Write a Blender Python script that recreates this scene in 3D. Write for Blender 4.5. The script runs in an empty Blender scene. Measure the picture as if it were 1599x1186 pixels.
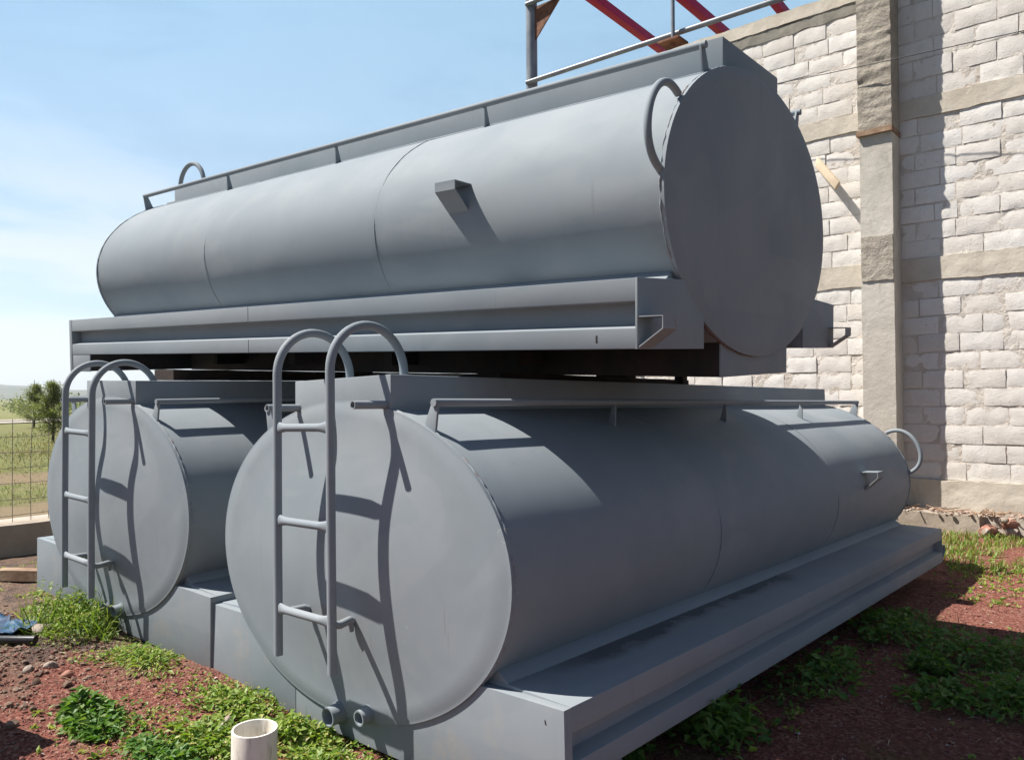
import bpy, bmesh, math, random
import numpy as np
from mathutils import Vector, Matrix, noise as mnoise

SC = bpy.context.scene
COL = SC.collection
rad = math.radians

# ------------------------------------------------------------------ camera
cd = bpy.data.cameras.new("camera")
cam = bpy.data.objects.new("camera", cd)
COL.objects.link(cam)
Rv, Uv, Fv = ((0.75652205, 0.65393838, -0.00624397),
              (0.01754296, -0.0107487, 0.99978833),
              (-0.65373285, 0.75647145, 0.01960365))
cam.matrix_world = Matrix(((Rv[0], Uv[0], -Fv[0], 0), (Rv[1], Uv[1], -Fv[1], 0),
                           (Rv[2], Uv[2], -Fv[2], 0), (0, 0, 0, 1)))
cd.sensor_fit = 'HORIZONTAL'
cd.sensor_width = 36.0
cd.lens = 36.0 * 1205.06 / 1599.0
cd.clip_start = 0.02
cd.clip_end = 20000
SC.camera = cam

# ------------------------------------------------------------------ light and exposure
SC.view_settings.view_transform = 'Standard'
SC.view_settings.look = 'None'
SC.view_settings.gamma = 1
SC.view_settings.use_curve_mapping = False
SC.view_settings.exposure = 0.95
SUN = Vector((-0.453, -0.329, 0.828)).normalized()      # towards the sun
SUN_EL = math.asin(SUN.z)
SUN_ROT = math.atan2(SUN.x, SUN.y) % (2 * math.pi)
SUN_STRENGTH = 5.0
SKY_STRENGTH = 0.05

ld = bpy.data.lights.new("sun", 'SUN')
ld.energy = SUN_STRENGTH
ld.angle = rad(0.53)
ld.color = (1.0, 0.945, 0.87)
sun = bpy.data.objects.new("sun", ld)
COL.objects.link(sun)
sun.location = SUN * 50
sun.rotation_euler = (-SUN).to_track_quat('-Z', 'Y').to_euler()

world = bpy.data.worlds.new("World")
SC.world = world
world.use_nodes = True
wt = world.node_tree
wt.nodes.clear()


def N(t, typ, **kw):
    n = t.nodes.new(typ)
    for k, v in kw.items():
        if k.startswith('i_'):
            n.inputs[k[2:].replace('_', ' ')].default_value = v
        else:
            setattr(n, k, v)
    return n


def build_world():
    L = wt.links
    sky = N(wt, 'ShaderNodeTexSky', sky_type='NISHITA')
    sky.sun_disc = False
    sky.sun_elevation = SUN_EL
    sky.sun_rotation = SUN_ROT
    sky.altitude = 2200
    sky.air_density = 1.0
    sky.dust_density = 1.1
    sky.ozone_density = 1.0
    tc = N(wt, 'ShaderNodeTexCoord')
    sep = N(wt, 'ShaderNodeSeparateXYZ')
    L.new(tc.outputs['Generated'], sep.inputs[0])
    mp = N(wt, 'ShaderNodeMapping')
    mp.inputs['Scale'].default_value = (1.0, 1.0, 3.6)
    L.new(tc.outputs['Generated'], mp.inputs[0])
    nz = N(wt, 'ShaderNodeTexNoise', i_Scale=2.1, i_Detail=8.0, i_Roughness=0.58, i_Distortion=0.3)
    L.new(mp.outputs[0], nz.inputs['Vector'])
    # extra brightness added to the sky ahead of the camera, whiter towards the horizon
    vd = N(wt, 'ShaderNodeVectorMath', operation='DOT_PRODUCT')
    L.new(tc.outputs['Generated'], vd.inputs[0])
    vd.inputs[1].default_value = (-0.78, 0.62, 0.05)
    vm = maprange(wt, vd.outputs['Value'], 0.22, 0.84)
    soft = maprange(wt, nz.outputs['Fac'], 0.3, 0.7, 0.86, 1.14)
    m1 = math_n(wt, 'MULTIPLY', vm, soft)
    vcol = mixc(wt, maprange(wt, sep.outputs['Z'], 0.0, 0.50, 1, 0), SKY_LIFT_HI, SKY_LIFT_LO)
    sky_lift = mixc(wt, m1, (0, 0, 0), vcol)
    s1 = N(wt, 'ShaderNodeMix', data_type='RGBA', blend_type='ADD')
    s1.inputs[0].default_value = 1.0
    L.new(sky.outputs[0], s1.inputs[6])
    L.new(sky_lift, s1.inputs[7])
    # a few soft clouds low down
    low = maprange(wt, sep.outputs['Z'], 0.10, 0.36, 1.0, 0.06)
    cl = math_n(wt, 'MULTIPLY', maprange(wt, nz.outputs['Fac'], 0.44, 0.60), low)
    cl = math_n(wt, 'MULTIPLY', cl, math_n(wt, 'MULTIPLY', vm, 0.6))
    mix = N(wt, 'ShaderNodeMix', data_type='RGBA')
    mix.inputs[7].default_value = (10.5, 10.8, 11.0, 1)
    L.new(cl, mix.inputs[0])
    L.new(s1.outputs[2], mix.inputs[6])
    bg = N(wt, 'ShaderNodeBackground')
    bg.inputs['Strength'].default_value = SKY_STRENGTH
    L.new(mix.outputs[2], bg.inputs['Color'])
    out = N(wt, 'ShaderNodeOutputWorld')
    L.new(bg.outputs[0], out.inputs['Surface'])


SKY_LIFT_HI = (2.8, 4.6, 5.6)
SKY_LIFT_LO = (4.2, 4.6, 4.3)


# ------------------------------------------------------------------ helpers
def fbm(x, y, z=0.0, o=4):
    return mnoise.fractal(Vector((x, y, z)), 1.0, 2.0, o)


class MB:
    """collects shapes; build() links them as one mesh object"""

    def __init__(self):
        self.v = []
        self.f = []

    def add(self, verts, faces):
        o = len(self.v)
        self.v += [tuple(map(float, p)) for p in verts]
        self.f += [tuple(o + i for i in q) for q in faces]

    def box(self, a, b):
        (x0, y0, z0), (x1, y1, z1) = a, b
        self.add([(x0, y0, z0), (x1, y0, z0), (x1, y1, z0), (x0, y1, z0),
                  (x0, y0, z1), (x1, y0, z1), (x1, y1, z1), (x0, y1, z1)],
                 [(0, 3, 2, 1), (4, 5, 6, 7), (0, 1, 5, 4), (1, 2, 6, 5), (2, 3, 7, 6), (3, 0, 4, 7)])

    def prism(self, poly, axis, a, b):
        """poly = 2-D outline, extruded along axis from a to b"""
        def mk(p, s):
            l = [p[0], p[1]]
            l.insert(axis, s)
            return l
        n = len(poly)
        self.add([mk(p, a) for p in poly] + [mk(p, b) for p in poly],
                 [tuple(range(n))[::-1], tuple(range(n, 2 * n))] +
                 [(i, (i + 1) % n, n + (i + 1) % n, n + i) for i in range(n)])

    def strip(self, path, th, axis, a, b):
        """bent sheet: 2-D open path given a thickness, extruded along axis"""
        P = [Vector(p) for p in path]
        nn = []
        for i in range(len(P)):
            d = Vector((0, 0))
            if i > 0:
                d += (P[i] - P[i - 1]).normalized()
            if i < len(P) - 1:
                d += (P[i + 1] - P[i]).normalized()
            d.normalize()
            nn.append(Vector((-d.y, d.x)))
        up = [p + n * th / 2 for p, n in zip(P, nn)]
        dn = [p - n * th / 2 for p, n in zip(P, nn)]
        m = len(P)

        def mk(p, s):
            l = [p.x, p.y]
            l.insert(axis, s)
            return l
        vs = []
        for s in (a, b):
            vs += [mk(p, s) for p in up] + [mk(p, s) for p in dn]
        fs = []
        for i in range(m - 1):
            fs += [(i, i + 1, 2 * m + i + 1, 2 * m + i), (m + i + 1, m + i, 3 * m + i, 3 * m + i + 1),
                   (i + 1, i, m + i, m + i + 1), (2 * m + i, 2 * m + i + 1, 3 * m + i + 1, 3 * m + i)]
        fs += [(0, 2 * m, 3 * m, m), (m - 1, 2 * m - 1, 4 * m - 1, 3 * m - 1)]
        self.add(vs, fs)

    def tube(self, path, r, seg=14, cap=True):
        """round bar along a path; r is a number or one radius (or (r,r2) pair) per point"""
        P = [Vector(p) for p in path]
        n = len(P)
        rs = r if isinstance(r, (list, tuple)) else [r] * n
        t0 = (P[1] - P[0]).normalized()
        ref = Vector((0, 0, 1)) if abs(t0.z) < 0.9 else Vector((1, 0, 0))
        u = t0.cross(ref).normalized()
        vs = []
        for i in range(n):
            t = Vector()
            if i > 0:
                t += (P[i] - P[i - 1]).normalized()
            if i < n - 1:
                t += (P[i + 1] - P[i]).normalized()
            t.normalize()
            u = (u - t * u.dot(t)).normalized()
            w = t.cross(u)
            ru, rw = rs[i] if isinstance(rs[i], (tuple, list)) else (rs[i], rs[i])
            for k in range(seg):
                a = 2 * math.pi * k / seg
                vs.append(P[i] + u * (ru * math.cos(a)) + w * (rw * math.sin(a)))
        fs = []
        for i in range(n - 1):
            for k in range(seg):
                k2 = (k + 1) % seg
                fs.append((i * seg + k, i * seg + k2, (i + 1) * seg + k2, (i + 1) * seg + k))
        if cap:
            fs.append(tuple(range(seg))[::-1])
            fs.append(tuple(range((n - 1) * seg, n * seg)))
        self.add(vs, fs)

    def pipe(self, p0, p1, ro, ri, seg=28):
        """open pipe with wall thickness"""
        p0, p1 = Vector(p0), Vector(p1)
        t = (p1 - p0).normalized()
        ref = Vector((0, 0, 1)) if abs(t.z) < 0.9 else Vector((1, 0, 0))
        u = t.cross(ref).normalized()
        w = t.cross(u)
        vs = []
        for p, r in ((p0, ro), (p1, ro), (p1, ri), (p0, ri)):
            for k in range(seg):
                a = 2 * math.pi * k / seg
                vs.append(p + u * (r * math.cos(a)) + w * (r * math.sin(a)))
        fs = []
        for i in range(4):
            j = (i + 1) % 4
            for k in range(seg):
                k2 = (k + 1) % seg
                fs.append((i * seg + k, i * seg + k2, j * seg + k2, j * seg + k))
        self.add(vs, fs)

    def build(self, name, mat, parent=None, bevel=0.0, sharp=35, shift=None, M=None):
        me = bpy.data.meshes.new(name)
        vs = self.v
        if shift is not None:
            vs = [(x - shift[0], y - shift[1], z - shift[2]) for x, y, z in vs]
        me.from_pydata(vs, [], self.f)
        bm = bmesh.new()
        bm.from_mesh(me)
        bmesh.ops.recalc_face_normals(bm, faces=bm.faces)
        if bevel > 0:
            ed = [e for e in bm.edges if len(e.link_faces) == 2 and e.calc_face_angle(0) > rad(28)]
            bmesh.ops.bevel(bm, geom=ed, offset=bevel, segments=2, profile=0.6, affect='EDGES', clamp_overlap=True)
        bm.to_mesh(me)
        bm.free()
        return link_mesh(name, me, mat, parent, sharp)


def link_mesh(name, me, mat, parent=None, sharp=35):
    if sharp is not None:
        me.polygons.foreach_set('use_smooth', [True] * len(me.polygons))
        me.set_sharp_from_angle(angle=rad(sharp))
    if mat:
        me.materials.append(mat)
    o = bpy.data.objects.new(name, me)
    COL.objects.link(o)
    if parent:
        o.parent = parent
    return o


def mesh_np(name, V, F, mat, parent=None, sharp=None):
    me = bpy.data.meshes.new(name)
    me.from_pydata([tuple(map(float, v)) for v in V], [], [tuple(map(int, f)) for f in F])
    return link_mesh(name, me, mat, parent, sharp)


def tag(o, label=None, cat=None, group=None, kind=None):
    if label:
        o['label'] = label
    if cat:
        o['category'] = cat
    if group:
        o['group'] = group
    if kind:
        o['kind'] = kind
    return o


def empty(name, M):
    o = bpy.data.objects.new(name, None)
    COL.objects.link(o)
    o.empty_display_size = 0.2
    o.matrix_world = M if isinstance(M, Matrix) else Matrix.Translation(M)
    return o


# ------------------------------------------------------------------ materials
def new_mat(name):
    m = bpy.data.materials.new(name)
    m.use_nodes = True
    t = m.node_tree
    t.nodes.clear()
    out = N(t, 'ShaderNodeOutputMaterial')
    bs = N(t, 'ShaderNodeBsdfPrincipled')
    t.links.new(bs.outputs[0], out.inputs['Surface'])
    return m, t, bs


def ramp(t, stops, interp='LINEAR'):
    n = N(t, 'ShaderNodeValToRGB')
    n.color_ramp.interpolation = interp
    e = n.color_ramp.elements
    while len(e) < len(stops):
        e.new(0.5)
    for el, (p, c) in zip(e, stops):
        el.position = p
        el.color = (*c, 1) if len(c) == 3 else c
    return n


def noise(t, scale, detail=5, rough=0.55, dist=0.0, vec=None, coord='Object', mscale=None):
    n = N(t, 'ShaderNodeTexNoise', i_Scale=scale, i_Detail=detail, i_Roughness=rough, i_Distortion=dist)
    if vec is None:
        tc = N(t, 'ShaderNodeTexCoord')
        vec = tc.outputs[coord]
    if mscale:
        mp = N(t, 'ShaderNodeMapping')
        mp.inputs['Scale'].default_value = mscale
        t.links.new(vec, mp.inputs[0])
        vec = mp.outputs[0]
    t.links.new(vec, n.inputs['Vector'])
    return n


def mixc(t, fac, a, b, blend='MIX'):
    n = N(t, 'ShaderNodeMix', data_type='RGBA', blend_type=blend)
    for idx, v in ((0, fac), (6, a), (7, b)):
        if isinstance(v, bpy.types.NodeSocket):
            t.links.new(v, n.inputs[idx])
        elif idx == 0:
            n.inputs[0].default_value = v
        else:
            n.inputs[idx].default_value = (*v, 1)
    return n.outputs[2]


def bump(t, bs, height, strength, dist=0.01, prev=None):
    b = N(t, 'ShaderNodeBump')
    b.inputs['Strength'].default_value = strength
    b.inputs['Distance'].default_value = dist
    t.links.new(height, b.inputs['Height'])
    if prev:
        t.links.new(prev, b.inputs['Normal'])
    t.links.new(b.outputs[0], bs.inputs['Normal'])
    return b.outputs[0]


def maprange(t, v, a, b, c=0.0, d=1.0, smooth=True):
    n = N(t, 'ShaderNodeMapRange')
    if smooth:
        n.interpolation_type = 'SMOOTHSTEP'
    for k, x in (('From Min', a), ('From Max', b), ('To Min', c), ('To Max', d)):
        n.inputs[k].default_value = x
    t.links.new(v, n.inputs['Value'])
    return n.outputs[0]


def math_n(t, op, a, b=None):
    n = N(t, 'ShaderNodeMath', operation=op)
    for i, v in enumerate((a, b)):
        if v is None:
            continue
        if isinstance(v, bpy.types.NodeSocket):
            t.links.new(v, n.inputs[i])
        else:
            n.inputs[i].default_value = v
    return n.outputs[0]


build_world()

def simple_mat(name, ca, cb, scale=6, rough=0.8, bstr=0.4, bdist=0.01, bscale=40, spec=0.3, metal=0.0, detail=6):
    m, t, bs = new_mat(name)
    n = noise(t, scale, detail, 0.6)
    t.links.new(mixc(t, maprange(t, n.outputs['Fac'], 0.32, 0.7), ca, cb), bs.inputs['Base Color'])
    bs.inputs['Roughness'].default_value = rough
    bs.inputs['Specular IOR Level'].default_value = spec
    bs.inputs['Metallic'].default_value = metal
    if bstr:
        bump(t, bs, noise(t, bscale, 6, 0.65).outputs['Fac'], bstr, bdist)
    return m


PAINT_A = (0.212, 0.245, 0.270)
PAINT_B = (0.248, 0.275, 0.297)


def paint_mat(name, wet=False, dust=0.0, rust=0.0, rim=False):
    m, t, bs = new_mat(name)
    big = noise(t, 1.3, 5, 0.6)
    c = mixc(t, maprange(t, big.outputs['Fac'], 0.35, 0.68), PAINT_A, PAINT_B)
    # long faint runs and wipe marks
    runs = noise(t, 2.2, 6, 0.65, 0.2, mscale=(5.0, 5.0, 0.55))
    c = mixc(t, maprange(t, runs.outputs['Fac'], 0.55, 0.8, 0, 0.35), c, (0.195, 0.21, 0.225))
    if dust > 0:
        dn = noise(t, 5.5, 7, 0.7)
        c = mixc(t, maprange(t, dn.outputs['Fac'], 0.5, 0.75, 0, dust), c, (0.36, 0.31, 0.26))
    # patchy overspray and pale rub marks
    pt = noise(t, 0.9, 3, 0.5, 1.2, mscale=(1.0, 0.6, 1.6))
    c = mixc(t, maprange(t, pt.outputs['Fac'], 0.56, 0.60, 0, 0.16), c, (0.33, 0.345, 0.355))
    sr = noise(t, 7.0, 8, 0.75, 1.5, mscale=(1.0, 0.35, 1.0))
    c = mixc(t, maprange(t, sr.outputs['Fac'], 0.66, 0.70, 0, 0.30), c, (0.40, 0.405, 0.40))
    dr = noise(t, 3.0, 6, 0.7, 0.1, mscale=(9.0, 9.0, 0.35))
    c = mixc(t, maprange(t, dr.outputs['Fac'], 0.64, 0.74, 0, 0.40), c, (0.17, 0.165, 0.16))
    # small chips and scuffs
    ch = noise(t, 60, 3, 0.6)
    sc = noise(t, 3.1, 3, 0.5)
    chip = math_n(t, 'MULTIPLY', maprange(t, ch.outputs['Fac'], 0.73, 0.76), maprange(t, sc.outputs['Fac'], 0.55, 0.65))
    c = mixc(t, chip, c, (0.16, 0.12, 0.10))
    if rust > 0:
        rn = noise(t, 9.0, 6, 0.7, 0.5)
        c = mixc(t, maprange(t, rn.outputs['Fac'], 0.5, 0.62, 0, rust), c, (0.16, 0.055, 0.025))
    if rim:
        # rust gathers along the lowest part of the rims
        tz = N(t, 'ShaderNodeTexCoord')
        sz = N(t, 'ShaderNodeSeparateXYZ')
        t.links.new(tz.outputs['Object'], sz.inputs[0])
        lowr = math_n(t, 'MULTIPLY', maprange(t, sz.outputs['Z'], 0.40, 0.14, 0, 1), maprange(t, rn.outputs['Fac'], 0.32, 0.5, 0.1, 0.8))
        c = mixc(t, lowr, c, (0.13, 0.05, 0.03))
    rg = maprange(t, noise(t, 3.0, 5, 0.6).outputs['Fac'], 0.3, 0.75, 0.62, 0.78)
    if wet:
        # rain water and grime lying beside the fillet strip on the ledge
        tc = N(t, 'ShaderNodeTexCoord')
        sp = N(t, 'ShaderNodeSeparateXYZ')
        t.links.new(tc.outputs['Object'], sp.inputs[0])
        wn = noise(t, 2.4, 5, 0.6, 0.3)
        edge = math_n(t, 'ADD', sp.outputs['X'], maprange(t, wn.outputs['Fac'], 0.2, 0.8, -0.12, 0.12, False))
        w1 = maprange(t, edge, 0.925, 1.0, 1, 0)
        w2 = maprange(t, sp.outputs['Y'], -0.15, 0.15, 1, 0)          # only along the nearer half
        w3 = maprange(t, sp.outputs['Y'], -2.30, -1.75)
        up = maprange(t, sp.outputs['Z'], 0.365, 0.375)
        w = math_n(t, 'MULTIPLY', math_n(t, 'MULTIPLY', w1, w2), math_n(t, 'MULTIPLY', w3, up))
        c = mixc(t, math_n(t, 'MULTIPLY', w, 0.65), c, (0.06, 0.057, 0.055))
        mr = N(t, 'ShaderNodeMix', data_type='FLOAT')
        t.links.new(w, mr.inputs[0])
        t.links.new(rg, mr.inputs[2])
        mr.inputs[3].default_value = 0.18
        rg = mr.outputs[0]
    t.links.new(c, bs.inputs['Base Color'])
    t.links.new(rg, bs.inputs['Roughness'])
    bs.inputs['Specular IOR Level'].default_value = 0.09
    b1 = bump(t, bs, noise(t, 2.6, 2, 0.4).outputs['Fac'], 0.22, 0.02)
    bump(t, bs, noise(t, 140, 3, 0.5).outputs['Fac'], 0.05, 0.002, b1)
    return m


M_PAINT = paint_mat('grey_paint')
M_PAINT_LOW = paint_mat('grey_paint_dusty', dust=0.45)
M_PAINT_WET = paint_mat('grey_paint_wet', wet=True)
M_WELD = paint_mat('grey_weld', rust=0.4)
M_RIM = paint_mat('grey_rim_weld', rust=0.4, rim=True)
M_CHASSIS = simple_mat('dark_shade_and_marks', (0.018, 0.019, 0.022), (0.04, 0.03, 0.028), 6, 0.75, 0.2)  # near-black: underside shade put into the colour; also used for joint marks


M_TIMBER = simple_mat('old_timber', (0.20, 0.12, 0.075), (0.34, 0.24, 0.16), 8, 0.85, 0.5)
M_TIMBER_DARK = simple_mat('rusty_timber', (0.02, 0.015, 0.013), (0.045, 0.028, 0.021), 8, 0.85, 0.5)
M_PALEWOOD = simple_mat('pale_wood', (0.46, 0.37, 0.26), (0.55, 0.46, 0.34), 9, 0.75, 0.25)
M_RED = simple_mat('red_steel', (0.44, 0.010, 0.07), (0.52, 0.018, 0.10), 4, 0.5, 0.0, spec=0.3)
M_STEEL = simple_mat('grey_steel', (0.15, 0.17, 0.20), (0.23, 0.25, 0.28), 5, 0.4, 0.1, spec=0.45)
M_RUST = simple_mat('rusted_steel', (0.10, 0.045, 0.03), (0.22, 0.10, 0.055), 12, 0.8, 0.4)
M_PVC = simple_mat('cream_plastic', (0.70, 0.66, 0.58), (0.80, 0.77, 0.70), 7, 0.38, 0.05, spec=0.45)
_t = M_PVC.node_tree
_bs = [n for n in _t.nodes if n.type == 'BSDF_PRINCIPLED'][0]
_old = _bs.inputs['Base Color'].links[0].from_socket
_g = noise(_t, 9, 7, 0.7, 0.3, mscale=(3.0, 3.0, 0.6))
_t.links.new(mixc(_t, maprange(_t, _g.outputs['Fac'], 0.5, 0.72, 0, 0.65), _old, (0.36, 0.29, 0.22)), _bs.inputs['Base Color'])
M_CLOTH = simple_mat('blue_cloth', (0.010, 0.028, 0.075), (0.045, 0.12, 0.21), 9, 0.55, 0.5, 0.01, 25)
M_BLACKPIPE = simple_mat('black_hose', (0.015, 0.015, 0.018), (0.03, 0.03, 0.035), 9, 0.4, 0.1)
M_STONE = simple_mat('grey_stone', (0.22, 0.17, 0.14), (0.38, 0.32, 0.27), 14, 0.9, 0.7, 0.01, 60)
M_STONE_RED = simple_mat('red_brick_rubble', (0.26, 0.11, 0.08), (0.40, 0.22, 0.16), 14, 0.9, 0.7, 0.01, 60)
M_DEBRIS = simple_mat('pale_debris', (0.30, 0.20, 0.155), (0.46, 0.37, 0.30), 14, 0.9, 0.5, 0.01, 60)
M_WIRE = simple_mat('fence_wire', (0.10, 0.09, 0.08), (0.18, 0.16, 0.14), 20, 0.6, 0.0)
M_BARK = simple_mat('bark', (0.06, 0.045, 0.035), (0.12, 0.09, 0.07), 14, 0.9, 0.6, 0.02, 40)


def concrete_mat(name, ca, cb, cs, bs_str=0.6, bdist=0.012, wood=False):
    m, t, bs = new_mat(name)
    n1 = noise(t, 2.2, 8, 0.65)
    c = mixc(t, maprange(t, n1.outputs['Fac'], 0.32, 0.68), ca, cb)
    n2 = noise(t, 3.2, 8, 0.7, 0.4, mscale=(2.0, 2.0, 0.6))
    c = mixc(t, maprange(t, n2.outputs['Fac'], 0.52, 0.75, 0, 0.7), c, cs)
    n3 = noise(t, 55, 4, 0.7)
    c = mixc(t, maprange(t, n3.outputs['Fac'], 0.66, 0.72, 0, 0.5), c, (0.12, 0.10, 0.09))
    t.links.new(c, bs.inputs['Base Color'])
    bs.inputs['Roughness'].default_value = 0.92
    bs.inputs['Specular IOR Level'].default_value = 0.2
    p = bump(t, bs, noise(t, 16, 8, 0.7).outputs['Fac'], bs_str, bdist)
    bump(t, bs, noise(t, 90, 4, 0.7).outputs['Fac'], bs_str * 0.6, 0.004, p)
    return m


M_CONC = concrete_mat('beam_concrete', (0.47, 0.42, 0.345), (0.57, 0.52, 0.44), (0.36, 0.315, 0.26))
M_CONC_PIL = concrete_mat('pillar_concrete', (0.44, 0.41, 0.355), (0.54, 0.505, 0.445), (0.31, 0.285, 0.245))
M_CONC_ROUGH = concrete_mat('rough_concrete', (0.30, 0.265, 0.22), (0.42, 0.38, 0.32), (0.17, 0.145, 0.12), 1.0, 0.03)
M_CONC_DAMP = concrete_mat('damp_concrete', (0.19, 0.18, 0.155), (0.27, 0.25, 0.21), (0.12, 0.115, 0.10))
M_KERB = concrete_mat('kerb_concrete', (0.30, 0.25, 0.20), (0.40, 0.345, 0.28), (0.20, 0.16, 0.13))


def block_mat():
    m, t, bs = new_mat('whitewashed_block')
    g = N(t, 'ShaderNodeNewGeometry')
    r = ramp(t, [(0.0, (0.63, 0.59, 0.54)), (0.3, (0.68, 0.65, 0.61)), (0.7, (0.715, 0.69, 0.65)),
                 (0.9, (0.685, 0.67, 0.64)), (1.0, (0.62, 0.585, 0.54))])
    t.links.new(g.outputs['Random Per Island'], r.inputs[0])
    n1 = noise(t, 5, 8, 0.7)
    c = mixc(t, maprange(t, n1.outputs['Fac'], 0.46, 0.68, 0, 0.5), r.outputs[0], (0.60, 0.555, 0.50))
    n4 = noise(t, 1.1, 5, 0.6, 0.3, mscale=(1.6, 1.6, 0.5))
    c = mixc(t, maprange(t, n4.outputs['Fac'], 0.48, 0.68, 0, 0.45), c, (0.56, 0.52, 0.47))
    n2 = noise(t, 34, 5, 0.75)
    c = mixc(t, maprange(t, n2.outputs['Fac'], 0.60, 0.70, 0, 0.7), c, (0.30, 0.26, 0.22))
    t.links.new(c, bs.inputs['Base Color'])
    bs.inputs['Roughness'].default_value = 0.95
    bs.inputs['Specular IOR Level'].default_value = 0.15
    p = bump(t, bs, noise(t, 20, 9, 0.8).outputs['Fac'], 0.55, 0.012)
    v = N(t, 'ShaderNodeTexVoronoi', i_Scale=95.0)
    tc = N(t, 'ShaderNodeTexCoord')
    t.links.new(tc.outputs['Object'], v.inputs['Vector'])
    bump(t, bs, v.outputs['Distance'], 0.3, 0.005, p)
    return m


M_BLOCK = block_mat()
M_MORTAR = concrete_mat('mortar', (0.54, 0.485, 0.425), (0.68, 0.635, 0.575), (0.42, 0.36, 0.30), 1.0, 0.03)


def leaf_mat(name, stops, trans=0.35, rough=0.5):
    m, t, bs = new_mat(name)
    g = N(t, 'ShaderNodeNewGeometry')
    r = ramp(t, stops)
    t.links.new(g.outputs['Random Per Island'], r.inputs[0])
    t.links.new(r.outputs[0], bs.inputs['Base Color'])
    bs.inputs['Roughness'].default_value = rough
    bs.inputs['Specular IOR Level'].default_value = 0.35
    tr = N(t, 'ShaderNodeBsdfTranslucent')
    t.links.new(mixc(t, 1.0, r.outputs[0], (1.3, 1.4, 0.6), 'MULTIPLY'), tr.inputs['Color'])
    ms = N(t, 'ShaderNodeMixShader')
    ms.inputs[0].default_value = trans
    t.links.new(bs.outputs[0], ms.inputs[1])
    t.links.new(tr.outputs[0], ms.inputs[2])
    out = [n for n in t.nodes if n.type == 'OUTPUT_MATERIAL'][0]
    t.links.new(ms.outputs[0], out.inputs['Surface'])
    return m


M_WEED = leaf_mat('weed_leaf', [(0, (0.09, 0.17, 0.022)), (0.45, (0.18, 0.28, 0.04)), (0.8, (0.28, 0.35, 0.07)), (1, (0.42, 0.37, 0.15))])
M_WEED_DARK = leaf_mat('dark_weed_leaf', [(0, (0.055, 0.14, 0.024)), (0.6, (0.105, 0.21, 0.036)), (1, (0.20, 0.28, 0.065))])
M_GRASS = leaf_mat('grass_blade', [(0, (0.11, 0.19, 0.03)), (0.5, (0.18, 0.26, 0.05)), (0.85, (0.26, 0.27, 0.08)), (1, (0.36, 0.29, 0.14))], 0.3)
M_DRY = leaf_mat('dry_grass', [(0, (0.12, 0.13, 0.04)), (0.5, (0.20, 0.18, 0.07)), (1, (0.32, 0.25, 0.13))], 0.25)
M_FIELD = leaf_mat('field_grass', [(0, (0.10, 0.125, 0.04)), (0.5, (0.165, 0.175, 0.065)), (0.85, (0.235, 0.20, 0.095)), (1, (0.32, 0.26, 0.15))], 0.3)
M_STRAW = leaf_mat('straw', [(0, (0.26, 0.19, 0.10)), (1, (0.50, 0.42, 0.28))], 0.1)
M_TREE = leaf_mat('tree_leaf', [(0, (0.11, 0.14, 0.04)), (0.6, (0.19, 0.22, 0.07)), (1, (0.30, 0.30, 0.12))], 0.3)

# ------------------------------------------------------------------ ground
CHN = {}


def gh(x, y):
    """height of the ground"""
    z = -1.425
    d = math.hypot(x, y)
    z += 0.085 * math.exp(-(((x + 6.3) / 1.5) ** 2 + ((y - 1.9) / 1.6) ** 2))
    z += 0.05 * math.exp(-(((x + 4.75) / 0.5) ** 2 + ((y - 1.62) / 0.28) ** 2))
    z += 0.045 * math.exp(-(((x + 3.7) / 0.5) ** 2 + ((y - 1.75) / 0.35) ** 2))
    if y > 6.6 and x > -3.0:
        z += 0.05 * min(1, (y - 6.6) / 1.2)
    if x < -8.4:
        z += 0.02 * min(1, (-8.4 - x) / 1.5)
        z += 0.46 * math.exp(-(((x + 17.4) / 1.0) ** 2)) * (0.75 + 0.35 * fbm(y * 0.3, 3.1, 0, 3)) * min(1, max(0, (y + 6) / 6))
    if d > 45:
        z -= 2.9 * min(1, (d - 45) / 200) ** 1.2
    k = max(0.0, 1 - d / 30)
    z += k * (0.016 * fbm(x * 1.7, y * 1.7, 0, 4))
    if d < 9:
        z += 0.007 * fbm(x * 9, y * 9, 4.2, 3)
    # churned heap of dirt at the lower left
    w = math.exp(-(((x + 4.45) / 0.55) ** 2 + ((y - 1.2) / 0.35) ** 2))
    z += w * (0.035 + 0.035 * fbm(x * 5, y * 5, 7.7, 4))
    # the soil under the stacked tanks lies a little lower
    if -6.0 < x < -1.35 and 2.3 < y < 6.8:
        z -= 0.02
    return z


def axis_pts(a, b, step, lim, grow=1.25):
    pts = list(np.arange(a, b, step))
    s, p = step, a
    left = []
    while p > -lim:
        s *= grow
        p -= s
        left.append(p)
    s, p = step, pts[-1]
    right = []
    while p < lim:
        s *= grow
        p += s
        right.append(p)
    return left[::-1] + pts + right


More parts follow.
